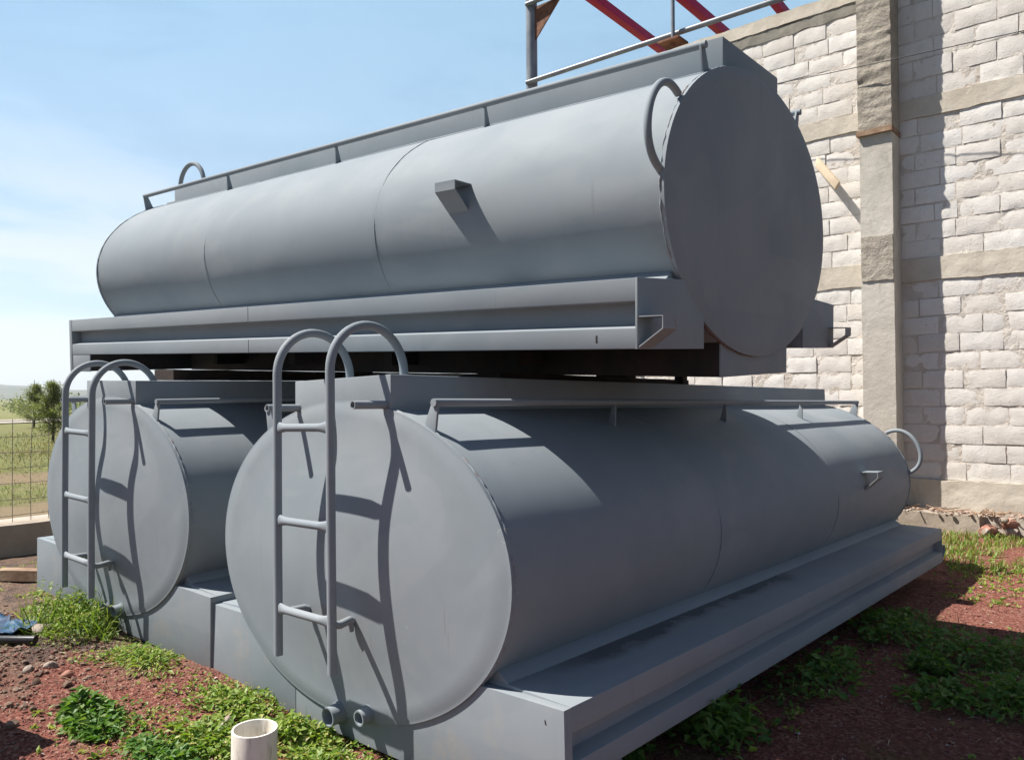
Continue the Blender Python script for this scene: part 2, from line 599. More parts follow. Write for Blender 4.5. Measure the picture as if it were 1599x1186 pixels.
def ground_mat():
    m, t, bs = new_mat('ground')
    tc = N(t, 'ShaderNodeTexCoord')
    P = tc.outputs['Object']
    sp = N(t, 'ShaderNodeSeparateXYZ')
    t.links.new(P, sp.inputs[0])
    X, Y = sp.outputs['X'], sp.outputs['Y']
    # red volcanic gravel
    v = N(t, 'ShaderNodeTexVoronoi', i_Scale=75.0)
    t.links.new(P, v.inputs['Vector'])
    vc = ramp(t, [(0, (0.13, 0.045, 0.036)), (0.35, (0.215, 0.076, 0.058)), (0.75, (0.29, 0.115, 0.085)), (1, (0.38, 0.215, 0.165))])
    sv = N(t, 'ShaderNodeSeparateColor')
    t.links.new(v.outputs['Color'], sv.inputs[0])
    t.links.new(sv.outputs[0], vc.inputs[0])
    big = noise(t, 0.9, 7, 0.65, vec=P)
    red = mixc(t, maprange(t, big.outputs['Fac'], 0.4, 0.7, 0, 0.5), vc.outputs[0], (0.175, 0.08, 0.06))
    # brown soil
    nb = noise(t, 14, 8, 0.7, vec=P)
    soil = ramp(t, [(0.25, (0.10, 0.063, 0.046)), (0.5, (0.185, 0.125, 0.093)), (0.75, (0.27, 0.195, 0.15))])
    t.links.new(nb.outputs['Fac'], soil.inputs[0])
    ns = noise(t, 1.4, 6, 0.65, 0.4, vec=P)
    # soil on the left of the line x + 0.55*y = -2.9 , gravel to its right
    ln = math_n(t, 'ADD', X, math_n(t, 'MULTIPLY', Y, -0.9))
    ln = math_n(t, 'ADD', ln, maprange(t, ns.outputs['Fac'], 0.25, 0.75, -1.0, 1.0, False))
    sm = math_n(t, 'MULTIPLY', maprange(t, ln, -6.2, -5.3, 1, 0), maprange(t, X, -4.2, -3.4, 1, 0))
    mud = maprange(t, noise(t, 2.7, 5, 0.6, 0.5, vec=P).outputs['Fac'], 0.52, 0.62, 0, 0.75)
    so = mixc(t, mud, soil.outputs[0], (0.075, 0.06, 0.055))
    c = mixc(t, sm, red, so)
    # green film of tiny seedlings
    ng = noise(t, 2.3, 7, 0.7, vec=P)
    gm = math_n(t, 'MULTIPLY', maprange(t, ng.outputs['Fac'], 0.56, 0.68, 0, 0.45), maprange(t, X, -8.2, -7.4, 0, 1))
    c = mixc(t, gm, c, (0.11, 0.13, 0.04))
    # road strip and field beyond the kerb
    nf = noise(t, 0.35, 8, 0.7, vec=P)
    fld = ramp(t, [(0.30, (0.22, 0.165, 0.10)), (0.45, (0.19, 0.185, 0.08)), (0.6, (0.20, 0.215, 0.08)), (0.75, (0.27, 0.22, 0.125))])
    t.links.new(nf.outputs['Fac'], fld.inputs[0])
    nf2 = noise(t, 9, 6, 0.7, vec=P)
    f2 = mixc(t, maprange(t, nf2.outputs['Fac'], 0.45, 0.7, 0, 0.6), fld.outputs[0], (0.10, 0.10, 0.035))
    c = mixc(t, maprange(t, X, -8.35, -8.2, 1, 0), c, f2)
    n_e = noise(t, 1.5, 4, 0.6, vec=P)
    xe = math_n(t, 'ADD', X, maprange(t, n_e.outputs['Fac'], 0.2, 0.8, -0.5, 0.5, False))
    pb = math_n(t, 'MAXIMUM', math_n(t, 'MULTIPLY', maprange(t, xe, -15.9, -15.5), maprange(t, xe, -14.5, -14.1, 1, 0)), math_n(t, 'MULTIPLY', maprange(t, xe, -11.8, -11.3), maprange(t, xe, -10.2, -10.0, 1, 0)))
    c = mixc(t, math_n(t, 'MULTIPLY', pb, 0.85), c, (0.27, 0.20, 0.13))
    # dark ground added out of view, right and behind, to cut bounce light
    xr = math_n(t, 'ADD', X, maprange(t, ns.outputs['Fac'], 0.25, 0.75, -0.7, 0.7, False))
    ym = math_n(t, 'ADD', Y, maprange(t, ns.outputs['Fac'], 0.25, 0.75, -0.5, 0.5, False))
    rk = mixc(t, maprange(t, nb.outputs['Fac'], 0.3, 0.7), (0.045, 0.045, 0.022), (0.085, 0.075, 0.04))
    side = math_n(t, 'MAXIMUM', maprange(t, xr, 1.2, 2.2), maprange(t, ym, -1.2, -0.4, 1, 0))
    c = mixc(t, side, c, rk)
    t.links.new(c, bs.inputs['Base Color'])
    bs.inputs['Roughness'].default_value = 0.95
    bs.inputs['Specular IOR Level'].default_value = 0.15
    b = bump(t, bs, v.outputs['Distance'], 0.9, 0.014)
    bump(t, bs, noise(t, 26, 8, 0.75, vec=P).outputs['Fac'], 0.8, 0.03, b)
    return m


def build_ground():
    xs = axis_pts(-8.6, 1.2, 0.045, 6000)
    ys = axis_pts(0.4, 9.0, 0.045, 6000)
    nx, ny = len(xs), len(ys)
    V = [(x, y, gh(x, y)) for y in ys for x in xs]
    F = [(j * nx + i, j * nx + i + 1, (j + 1) * nx + i + 1, (j + 1) * nx + i) for j in range(ny - 1) for i in range(nx - 1)]
    o = mesh_np('ground', V, F, ground_mat(), None, 180)
    tag(o, kind='structure')
    # narrow concrete path beyond the kerb
    mb = MB()
    n = 40
    yy = np.linspace(-8, 30, n)
    vs = []
    for y in yy:
        for x in (-8.95, -10.2):
            vs.append((x - 0.05 * y, y, gh(x, y) + 0.006))
    mb.add(vs, [(2 * i, 2 * i + 1, 2 * i + 3, 2 * i + 2) for i in range(n - 1)])
    tag(mb.build('path', simple_mat('path_concrete', (0.33, 0.29, 0.24), (0.44, 0.40, 0.34), 3, 0.9, 0.5, 0.01, 30)), kind='structure')
    # far road
    mb = MB()
    vs = []
    yy = np.linspace(-60, 120, 60)
    for y in yy:
        for x in (-47, -62):
            vs.append((x - 0.25 * y, y, gh(x - 0.25 * y, y) + 0.05))
    mb.add(vs, [(2 * i, 2 * i + 1, 2 * i + 3, 2 * i + 2) for i in range(59)])
    tag(mb.build('road', simple_mat('road_dust', (0.30, 0.27, 0.22), (0.38, 0.34, 0.28), 0.2, 0.95, 0.0)), kind='structure')
    # far hills
    vs, fs = [], []
    n = 140
    for i in range(n):
        a = rad(60 + 70 * i / (n - 1))           # bearing left of +Y
        for k, (dd, hf) in enumerate(((2300, 0), (2900, 0.75), (3400, 1.0), (4300, 0))):
            h = 62 * (0.62 + 0.55 * fbm(a * 5, 0.7 * k, 2.0, 5) + 0.12 * fbm(a * 30, k, 1.0, 3)) * hf
            vs.append((-math.sin(a) * dd, math.cos(a) * dd, -8 + max(0, h)))
    for i in range(n - 1):
        for k in range(3):
            fs.append((i * 4 + k, i * 4 + k + 1, (i + 1) * 4 + k + 1, (i + 1) * 4 + k))
    tag(mesh_np('hills', vs, fs, simple_mat('hill_scrub', (0.07, 0.085, 0.04), (0.12, 0.12, 0.07), 0.01, 0.95, 0.0), None, 60), kind='structure')


build_ground()

# ------------------------------------------------------------------ block wall
WY = 8.8


def rough_slab(mb, x0, x1, y0, y1, z0, z1, step=0.06, amp=0.006, freq=9.0, seed=0.0, edge=0.0, layer=0.0):
    """box whose front, top, bottom and side faces are subdivided and roughened"""
    nx = max(2, int((x1 - x0) / step))
    nz = max(2, int((z1 - z0) / step))
    nyy = max(1, int((y1 - y0) / step))
    bx = bmesh.new()
    V, F, idx = [], [], {}

    def vid(i, j, k):
        key = (i, j, k)
        if key not in idx:
            x = x0 + (x1 - x0) * i / nx
            y = y0 + (y1 - y0) * j / nyy
            z = z0 + (z1 - z0) * k / nz
            n = mnoise.noise_vector(Vector((x * freq + seed, y * freq, z * freq))) * amp
            n2 = mnoise.noise_vector(Vector((x * freq * 3 + seed, y * freq * 3, z * freq * 3))) * amp * 0.5
            e = Vector((0, layer * (mnoise.noise(Vector((x * 2.2 + seed, y * 2, z * 13))) + 0.6 * mnoise.noise(Vector((x * 5, seed, z * 27)))), 0))
            if edge and k in (0, nz):
                e.z = edge * mnoise.noise(Vector((x * 6 + seed, z * 3, 1.3)))
            idx[key] = len(V)
            V.append(Vector((x, y, z)) + n + n2 + e)
        return idx[key]
    for i in range(nx):
        for k in range(nz):
            F.append((vid(i, 0, k), vid(i + 1, 0, k), vid(i + 1, 0, k + 1), vid(i, 0, k + 1)))
    for i in range(nx):
        for j in range(nyy):
            F.append((vid(i, j, nz), vid(i + 1, j, nz), vid(i + 1, j + 1, nz), vid(i, j + 1, nz)))
            F.append((vid(i, j + 1, 0), vid(i + 1, j + 1, 0), vid(i + 1, j, 0), vid(i, j, 0)))
    for j in range(nyy):
        for k in range(nz):
            F.append((vid(0, j + 1, k), vid(0, j, k), vid(0, j, k + 1), vid(0, j + 1, k + 1)))
            F.append((vid(nx, j, k), vid(nx, j + 1, k), vid(nx, j + 1, k + 1), vid(nx, j, k + 1)))
    bx.free()
    mb.add(V, F)


def build_wall():
    rng = random.Random(4)
    XL, XR = -7.38, 1.6
    PL, PR = -2.498, -2.181
    root = empty('block_wall', Vector((-2.3, WY, -1.2)))
    tag(root, 'tall whitewashed block wall with concrete beams and a grey pillar behind the stacked tanks', 'wall')
    root_loc = Vector((-2.3, WY, -1.2))
    # blocks
    V, F = [], []

    def block(xa, xb, za, zb):
        w, h = xb - xa, zb - za
        nx, nz = max(2, int(round(w / 0.04))), 4
        yo = WY - 0.017 + rng.uniform(-0.006, 0.004)
        tilt = rng.uniform(-0.012, 0.012)
        sd = rng.uniform(0, 100)
        base = len(V)
        ids = {}
        for k in range(nz + 1):
            for i in range(nx + 1):
                u, v = i / nx, k / nz
                x, z = xa + w * u, za + h * v
                bd = min(i, nx - i, k, nz - k)
                n1 = mnoise.noise(Vector((x * 14 + sd, z * 14, sd)))
                n2 = mnoise.noise(Vector((x * 34, z * 34 + sd, sd)))
                y = yo + tilt * (u - 0.5) + 0.0035 * n1 + 0.002 * n2
                if bd == 0:
                    x += 0.005 * n2
                    z += 0.0045 * n1 + 0.003 * n2
                    y += 0.003 + 0.008 * abs(n2)
                elif bd == 1 and n1 > 0.35:
                    y += 0.008 * n1
                ids[i, k] = len(V)
                V.append((x, y, z))
        for k in range(nz):
            for i in range(nx):
                F.append((ids[i, k], ids[i + 1, k], ids[i + 1, k + 1], ids[i, k + 1]))
        rim = [(i, 0) for i in range(nx)] + [(nx, k) for k in range(nz)] + [(i, nz) for i in range(nx, 0, -1)] + [(0, k) for k in range(nz, 0, -1)]
        bk = []
        for q in rim:
            x, y, z = V[ids[q]]
            bk.append(len(V))
            V.append((x, WY + 0.02, z))
        m = len(rim)
        for j in range(m):
            a, b = rim[j], rim[(j + 1) % m]
            F.append((ids[b], ids[a], bk[j], bk[(j + 1) % m]))

    def panel(x0, x1, z0, z1, rows):
        h = (z1 - z0) / rows
        for r in range(rows):
            za = z0 + r * h + 0.009 + rng.uniform(-0.003, 0.003)
            zb = z0 + (r + 1) * h - 0.007 + rng.uniform(-0.003, 0.003)
            x = x0 - (0.19 if r % 2 else 0.0) - rng.uniform(0, 0.05)
            while x < x1:
                w = 0.375 + rng.uniform(-0.012, 0.012)
                if rng.random() < 0.05:
                    w *= 0.55
                a, b = max(x, x0), min(x + w - 0.012, x1)
                if b - a > 0.05:
                    dz = rng.uniform(-0.004, 0.004)
                    block(a, b, za + dz, zb + dz)
                x += w
    B1 = (2.845, 3.045)
    B2 = (1.150, 1.385)
    BB = (-1.40, -0.885)
    for x0, x1, top in ((XL, PL, 4.135), (PR, XR, 4.25)):
        panel(x0, x1, BB[1], B2[0], 11)
        panel(x0, x1, B2[1], B1[0], 8)
        panel(x0, x1, B1[1], top, 6)
    vs = [(x - root_loc.x, y - root_loc.y, z - root_loc.z) for x, y, z in V]
    mesh_np('blockwork', vs, F, M_BLOCK, root, 50)
    # mortar bed behind the blocks
    mb = MB()
    for x0, x1, top in ((XL, PL + 0.05, 4.2), (PR - 0.05, XR, 4.3)):
        rough_slab(mb, x0, x1, WY - 0.011, WY + 0.14, -1.0, top, 0.028, 0.0052, 9, 3.0)
    mb.build('mortar', M_MORTAR, root, 0, 60, root_loc)
    # concrete beams, in pairs either side of the pillar
    for x0, x1, zt in ((XL - 0.01, PL + 0.03, (4.135, 4.41)), (PR - 0.03, XR + 0.01, (4.25, 4.55))):
        for k, (za, zb) in enumerate((BB, B2, B1, zt)):
            if k == 3:
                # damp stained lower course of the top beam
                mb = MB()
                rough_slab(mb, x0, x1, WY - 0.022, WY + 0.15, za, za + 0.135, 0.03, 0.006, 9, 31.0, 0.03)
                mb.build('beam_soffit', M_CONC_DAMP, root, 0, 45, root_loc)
                za += 0.130
            mb = MB()
            rough_slab(mb, x0, x1, WY - 0.03 - (0.02 if k == 0 else 0), WY + 0.16, za, zb, 0.03, 0.005, 9, k * 7.0, 0.013)
            mb.build('base_beam' if k == 0 else ('top_beam' if k == 3 else 'tie_beam'), M_CONC, root, 0, 45, root_loc)
    # pillar: smooth below, rough cast above, with a form board left at the joint
    mb = MB()
    rough_slab(mb, PL, PR, 8.5, 8.85, -1.40, 2.68, 0.035, 0.003, 6, 1.0)
    mb.build('pillar', M_CONC_PIL, root, 0, 45, root_loc)
    mb = MB()
    rough_slab(mb, PL - 0.008, PR + 0.004, 8.482, 8.85, 2.735, 4.75, 0.018, 0.006, 10, 5.0, 0.0, 0.012)
    mb.build('pillar_top', M_CONC_ROUGH, root, 0, 45, root_loc)
    mb = MB()
    rough_slab(mb, PL - 0.02, PR + 0.012, 8.455, 8.80, 2.680, 2.733, 0.03, 0.004, 12, 9.0)
    mb.build('form_board', M_TIMBER, root, 0, 45, root_loc)
    # patches on the pillar
    mb = MB()
    rough_slab(mb, PL + 0.005, PR - 0.004, 8.487, 8.55, 1.16, 1.62, 0.022, 0.007, 12, 14.0)
    mb.build('pillar_patch', M_CONC_ROUGH, root, 0, 45, root_loc)

    # stick wedged in the wall
    a, b = Vector((-3.045, 8.79, 2.61)), Vector((-2.757, 8.60, 2.241))
    d = (b - a).normalized()
    s = d.cross(Vector((0, 0, 1))).normalized()
    u = s.cross(d)
    mb = MB()
    q = []
    for p in (a, b):
        for si, ui in ((-1, -1), (1, -1), (1, 1), (-1, 1)):
            q.append(p + s * (0.014 * si) + u * (0.045 * ui))
    mb.add(q, [(0, 1, 2, 3), (4, 7, 6, 5), (0, 4, 5, 1), (1, 5, 6, 2), (2, 6, 7, 3), (3, 7, 4, 0)])
    o = mb.build('wood_plank', M_PALEWOOD, None, 0.002, 35, a)
    o.location = a
    tag(o, 'pale wooden board jutting out of the block wall beside the upper tank', 'board')
    # cable strung along the wall
    mb = MB()
    pts = []
    for i in range(41):
        f = i / 40
        pts.append((-5.0 + 7.5 * f, 8.40 + 0.04 * math.sin(f * 9), 3.62 - 0.42 * f - 0.10 * math.sin(math.pi * f)))
    mb.tube(pts, 0.0045, 6)
    for (x, y, z) in (pts[0], pts[-1]):
        mb.tube([(x, y - 0.01, z), (x, WY, z)], 0.008, 8)
    o = mb.build('cable', M_BLACKPIPE, None, 0, 60)
    tag(o, 'thin dark cable strung across the block wall and pillar', 'cable')


build_wall()


# ------------------------------------------------------------------ footing and rubble at the wall's foot
def stone(mb_or_none, c, r, seed, squash=0.7, mat=None, name='stone', sub=2, lab=None, group=None, cat='stone'):
    bm = bmesh.new()
    bmesh.ops.create_icosphere(bm, subdivisions=sub, radius=1.0)
    rr = random.Random(seed)
    ax = (rr.uniform(0.75, 1.25), rr.uniform(0.7, 1.1), squash * rr.uniform(0.8, 1.15))
    rot = Matrix.Rotation(rr.uniform(0, 6.28), 3, 'Z') @ Matrix.Rotation(rr.uniform(-0.3, 0.3), 3, 'X')
    # chip with random planes for a broken look
    planes = []
    for _ in range(9):
        n = Vector((rr.gauss(0, 1), rr.gauss(0, 1), rr.gauss(0, 1))).normalized()
        planes.append((n, rr.uniform(0.62, 0.95)))
    for v in bm.verts:
        p = v.co.copy()
        for n, d in planes:
            e = p.dot(n) - d
            if e > 0:
                p -= n * e
        p += mnoise.noise_vector(p * 2.3 + Vector((seed, 0, 0))) * 0.06
        v.co = rot @ Vector((p.x * ax[0] * r, p.y * ax[1] * r, p.z * ax[2] * r))
    if mb_or_none is not None:
        o = [v.co + Vector(c) for v in bm.verts]
        bm.verts.index_update()
        f = [tuple(v.index for v in q.verts) for q in bm.faces]
        mb_or_none.add(o, f)
        bm.free()
        return None
    me = bpy.data.meshes.new(name)
    bm.to_mesh(me)
    bm.free()
    ob = link_mesh(name, me, mat, None, 32)
    ob.location = c
    tag(ob, lab, cat, group)
    return ob


def build_footing():
    mb = MB()
    rough_slab(mb, -4.6, -1.46, 8.5, 8.74, -1.50, -1.185, 0.05, 0.010, 7, 2.0, 0.01)
    o = mb.build('footing', M_KERB, None, 0, 45, (-3, 8.6, -1.45))
    o.location = (-3, 8.6, -1.45)
    tag(o, 'low concrete footing step with a broken end along the foot of the block wall', 'footing')
    rng = random.Random(8)
    # rubble core exposed where the footing is broken off
    specs = []
    for i in range(46):
        x = rng.uniform(-1.44, 0.6)
        specs.append((x, rng.uniform(8.45, 8.75), rng.uniform(-1.40, -1.20), rng.uniform(0.035, 0.085)))
    for i, (x, y, z, r) in enumerate(specs):
        stone(None, (x, y, z), r, 100 + i, 0.75, M_STONE if i % 4 else M_STONE_RED, 'stone', 2,
              'broken stone in the rubble heap where the wall footing ends', 'rubble stones at the footing end')
    mb = MB()
    for i in range(420):
        stone(mb, (rng.uniform(-4.5, 1.0), rng.uniform(8.47, 8.74), -1.18 + rng.uniform(-0.005, 0.02)), rng.uniform(0.008, 0.028), 300 + i, 0.6, sub=1)
    tag(mb.build('debris', M_DEBRIS, None, 0, 30), kind='stuff')
    mb = MB()
    for i in range(70):
        x, y = rng.uniform(-2.4, 0.8), rng.uniform(8.48, 8.72)
        a = rng.uniform(0, 3.14)
        l = rng.uniform(0.04, 0.13)
        mb.tube([(x - l * math.cos(a), y - l * math.sin(a), -1.165), (x + l * math.cos(a), y + l * math.sin(a), -1.16 + rng.uniform(0, 0.04))], rng.uniform(0.003, 0.007), 6)
    tag(mb.build('twigs', M_TIMBER, None, 0, 60), kind='stuff')


build_footing()

# ------------------------------------------------------------------ the tanks
TA, TB, TL = 0.9635, 0.648, 4.73
BASE = (0.0, 2.36, -0.737)
MAT_A = Matrix(((0.9995, 0.0180, -0.0263, -2.6713), (-0.0177, 0.9998, 0.0115, 1.982), (0.0265, -0.0110, 0.9996, -0.6711), (0, 0, 0, 1)))
MAT_B = Matrix(((0.9996, -0.0215, 0.0182, -4.9307), (0.0216, 0.9997, -0.0070, 1.9522), (-0.0181, 0.0074, 0.9998, -0.6438), (0, 0, 0, 1)))
MAT_C = Matrix(((0.0398, 0.9986, 0.0351, -6.2004), (-0.9982, 0.0414, -0.0444, 3.3066), (-0.0457, -0.0333, 0.9984, 0.9831), (0, 0, 0, 1)))


def ell(t, y, k=1.0):
    return (TA * k * math.cos(t), y, TB * k * math.sin(t))


def ez(x):
    return TB * math.sqrt(max(0, 1 - (x / TA) ** 2))


def build_tank():
    root = bpy.data.objects.new('steel_tank', None)
    COL.objects.link(root)
    root.empty_display_size = 0.3

    def P(mb, name, mat, parent=root, bevel=0.0, sharp=35):
        return mb.build(name, mat, parent, bevel, sharp, BASE)

    # shell, rolled in three courses
    seams = (1.52, 3.12)
    ys = sorted(set([0.004] + [round(0.004 + 0.118 * i, 4) for i in range(1, 40)] + [TL - 0.004] + [s + d for s in seams for d in (-0.004, 0.004)]))
    ys = [y for y in ys if 0.004 <= y <= TL - 0.004]
    n = 112
    V, F = [], []
    for y in ys:
        k0 = 1.0
        if seams[0] < y < seams[1]:
            k0 = 1.0 + 0.0008
        for i in range(n):
            t = 2 * math.pi * i / n
            w = min(1.0, 8 * min(y, TL - y))
            k = k0 + w * 0.0055 * mnoise.noise(Vector((math.cos(t) * 1.8, y * 0.9, math.sin(t) * 1.8)))
            k += w * 0.0018 * mnoise.noise(Vector((math.cos(t) * 5, y * 3.0, math.sin(t) * 5 + 9)))
            V.append(ell(t, y, k))
    m = len(ys)
    for j in range(m - 1):
        for i in range(n):
            i2 = (i + 1) % n
            F.append((j * n + i, j * n + i2, (j + 1) * n + i2, (j + 1) * n + i))
    mb = MB()
    mb.add(V, F)
    shell = P(mb, 'shell', M_PAINT, root, 0, 40)
    for s in seams:
        mb = MB()
        rr = random.Random(int(s * 100))
        pts = [ell(2 * math.pi * i / 150, s + rr.uniform(-0.0015, 0.0015), 1.0008) for i in range(151)]
        mb.tube(pts, [0.0017 + rr.uniform(-0.0007, 0.0007) for _ in pts], 6, False)
        P(mb, 'weld_seam', M_PAINT, shell, 0, 70)

    # dished end caps with a narrow flange
    def cap(yr, sg, depth):
        mb = MB()
        rings = [(1.0035, 0.016), (1.0035, 0.0), (0.985, -0.001), (0.965, -0.006)]
        rings += [(0.965 - 0.065 * i, None) for i in range(1, 15)]
        V, F = [], []
        nn = 112
        for r, dy in rings:
            if dy is None:
                dy = -0.006 - depth * (1 - (r / 0.965) ** 2) ** 1.8
            for i in range(nn):
                t = 2 * math.pi * i / nn
                w = 0.004 * mnoise.noise(Vector((r * math.cos(t) * 2.2, yr, r * math.sin(t) * 2.2))) * min(1, (1.0 - r) * 8 if r < 1 else 0)
                V.append(ell(t, yr + sg * (dy + w), r))
        for j in range(len(rings) - 1):
            for i in range(nn):
                i2 = (i + 1) % nn
                F.append((j * nn + i, j * nn + i2, (j + 1) * nn + i2, (j + 1) * nn + i))
        F.append(tuple((len(rings) - 1) * nn + i for i in range(nn)))
        mb.add(V, F)
        c = P(mb, 'end_cap', M_PAINT, root, 0, 40)
        mb = MB()
        rr = random.Random(5)
        pts, rs = [], []
        for i in range(261):
            t = 2 * math.pi * i / 260
            pts.append(ell(t, yr + sg * (0.017 + rr.uniform(-0.002, 0.002)), 1.0015 + rr.uniform(-0.001, 0.001)))
            rs.append(0.0042 + rr.uniform(-0.002, 0.0022))
        mb.tube(pts, rs, 6, False)
        P(mb, 'weld_bead', M_RIM, c, 0, 70)
        return c
    front_cap = cap(0.0, 1, 0.056)
    tag(front_cap, 'round domed end plate behind the ladder')
    rear_cap = cap(TL, -1, 0.018)
    tag(rear_cap, 'round end plate without a ladder')

    # walkway box along the top
    mb = MB()
    mb.box((-0.338, 0.005, 0.575), (0.338, 4.690, 0.748))
    P(mb, 'walkway_box', M_PAINT, root, 0.005)

    # handrails with plate posts
    for s in (1, -1):
        mb = MB()
        mb.tube([(0.585 * s, 0.005, 0.630), (0.585 * s, 1.6, 0.6315), (0.585 * s, 3.2, 0.629), (0.585 * s, 4.725, 0.630)], 0.0155, 14)
        rail = P(mb, 'handrail', M_PAINT)
        for i in range(5):
            y = 0.018 + i * 1.172
            mb = MB()
            if i in (0, 4):
                poly = [(0.570, 0.636), (0.592, 0.640), (0.602, 0.630), (0.582, 0.505), (0.520, 0.535)]
            else:
                poly = [(0.576, 0.620), (0.594, 0.620), (0.590, 0.505), (0.548, 0.525)]
            mb.prism([(p[0] * s, p[1]) for p in poly], 1, y - 0.005, y + 0.005)
            P(mb, 'rail_post', M_PAINT, rail, 0.001)

    # side skirts: channel section boxes along both flanks
    for s in (1, -1):
        prof = [(1.170, -0.360), (1.170, -0.443), (1.112, -0.447), (1.112, -0.524), (1.170, -0.538), (1.170, -0.612),
                (0.620, -0.612), (0.620, -0.480), (0.700, -0.430), (0.800, -0.345), (0.830, -0.345)]
        mb = MB()
        mb.prism([(x * s, z) for x, z in prof], 1, 0.050, TL - 0.008)
        sk = P(mb, 'side_skirt', M_PAINT, root, 0.003)
        full = [(1.171, -0.359), (1.171, -0.613), (0.620, -0.613), (0.620, -0.480), (0.700, -0.430), (0.800, -0.345), (0.830, -0.344)]
        for ya, yb in ((TL - 0.0078, TL + 0.001),):
            mb = MB()
            mb.prism([(x * s, z) for x, z in full], 1, ya, yb)
            P(mb, 'end_plate', M_PAINT, sk, 0.0012)
        mb = MB()
        mb.prism([(0.800 * s, -0.298), (0.838 * s, -0.304), (0.893 * s, -0.343), (0.890 * s, -0.357), (0.800 * s, -0.356)], 1, 0.052, TL - 0.03)
        P(mb, 'fillet_strip', M_PAINT, sk, 0.002)
        mb = MB()
        mb.strip([(TL + 0.0, -0.497), (4.828, -0.497), (4.828, -0.541), (TL + 0.0, -0.608)], 0.0045, 0, 1.062 * s, 1.168 * s)
        P(mb, 'step_bracket', M_WELD, sk)

    # front plate below the end cap, in two sheets with an open joint
    mb = MB()
    mb.box((-1.1715, 0.009, -0.737), (-0.356, 0.0495, -0.360))
    mb.box((-0.351, 0.009, -0.737), (1.1715, 0.0495, -0.360))
    for s in (1, -1):
        mb.box((min(1.160 * s, 1.168 * s), 0.0500, -0.735), (max(1.160 * s, 1.168 * s), 0.330, -0.6145))
    fp = P(mb, 'front_plate', M_PAINT_LOW, root, 0.002)
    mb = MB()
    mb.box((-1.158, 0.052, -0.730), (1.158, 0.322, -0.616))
    P(mb, 'shade_infill', M_CHASSIS, fp, 0.002)  # dark infill added where the open box holds only shade

    # chassis box under the belly
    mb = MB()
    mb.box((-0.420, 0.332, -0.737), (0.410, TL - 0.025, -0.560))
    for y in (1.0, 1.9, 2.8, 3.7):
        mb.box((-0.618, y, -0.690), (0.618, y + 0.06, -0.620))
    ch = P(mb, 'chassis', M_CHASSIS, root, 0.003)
    mb = MB()
    mb.box((-0.421, TL - 0.0245, -0.738), (0.411, TL - 0.0175, -0.560))
    P(mb, 'end_plate', M_PAINT_LOW, ch, 0.002)

    # ladder: two hooped stiles, rungs, stand-off arms
    mb = MB()
    for s in (1, -1):
        pts = [(0.19 * s, -0.175, -0.400), (0.19 * s, -0.176, 0.1), (0.19 * s, -0.175, 0.60)]
        for i in range(0, 25):
            a = math.pi - math.pi * i / 24
            pts.append((0.19 * s, 0.012 + 0.187 * math.cos(a), 0.765 + 0.190 * math.sin(a)))
        pts.append((0.19 * s, 0.199, 0.742))
        mb.tube(pts, 0.0185, 16)
    lad = P(mb, 'ladder', M_PAINT)
    for z in (0.543, 0.158, -0.205):
        mb = MB()
        xs = (-0.178, -0.165, -0.140, -0.115, 0.115, 0.140, 0.165, 0.178)
        rs = [(0.008, 0.025), (0.009, 0.024), (0.014, 0.019), (0.017, 0.0165), (0.017, 0.0165), (0.014, 0.019), (0.009, 0.024), (0.008, 0.025)]
        mb.tube([(x, -0.178, z) for x in xs], rs, 16)
        P(mb, 'rung', M_PAINT, lad, 0, 60)
    for s in (1, -1):
        mb = MB()
        mb.tube([(0.19 * s, -0.175, -0.215), (0.178 * s, -0.13, -0.225), (0.16 * s, -0.07, -0.222), (0.155 * s, -0.048, -0.23)], [0.013, 0.016, 0.016, 0.012], 12)
        mb.tube([(0.155 * s, -0.062, -0.232), (0.152 * s, -0.056, -0.27)], [0.013, 0.009], 10)
        P(mb, 'standoff_arm', M_PAINT, lad, 0, 60)
    for s in (1, -1):
        mb = MB()
        mb.pipe((0.306 * s, 0.004, 0.628), (0.306 * s, -0.155, 0.628), 0.0165, 0.0130, 18)
        P(mb, 'tube_stub', M_PAINT, root, 0, 50)

    # lifting handle on the rear rim
    mb = MB()
    c0, c1 = Vector((0.805, 0.378)), Vector((0.958, 0.061))
    mid, ch = (c0 + c1) / 2, (c0 - c1) / 2
    nn = Vector((-ch.y, ch.x)).normalized()
    if nn.x < 0:
        nn = -nn
    pts = []
    for i in range(25):
        a = math.pi * i / 24
        q = mid + ch * math.cos(a) + nn * (0.165 * math.sin(a) ** 0.8)
        pts.append((q.x, TL - 0.022, q.y))
    mb.tube(pts, 0.0155, 14)
    P(mb, 'lifting_handle', M_PAINT, root, 0, 60)

    # bent step on the flank
    mb = MB()
    mb.strip([(0.935, 0.140), (1.050, 0.143), (1.050, 0.104), (0.950, 0.012)], 0.005, 1, 3.630, 3.752)
    P(mb, 'flank_step', M_PAINT, root)

    # drain pipes at the foot of the front end
    for x, z, ro, ln in ((-0.008, -0.640, 0.040, 0.062), (0.190, -0.600, 0.031, 0.055)):
        mb = MB()
        mb.pipe((x, 0.010, z), (x, -ln, z - 0.003), ro, ro - 0.006, 30)
        mb.pipe((x, 0.010, z), (x, -0.012, z), ro + 0.006, ro - 0.002, 30)
        P(mb, 'drain_pipe', M_PAINT, root, 0, 50)
    return root


def copy_tree(o, parent=None):
    c = o.copy()
    COL.objects.link(c)
    if parent:
        c.parent = parent
    for ch in list(o.children):
        copy_tree(ch, c)
    return c


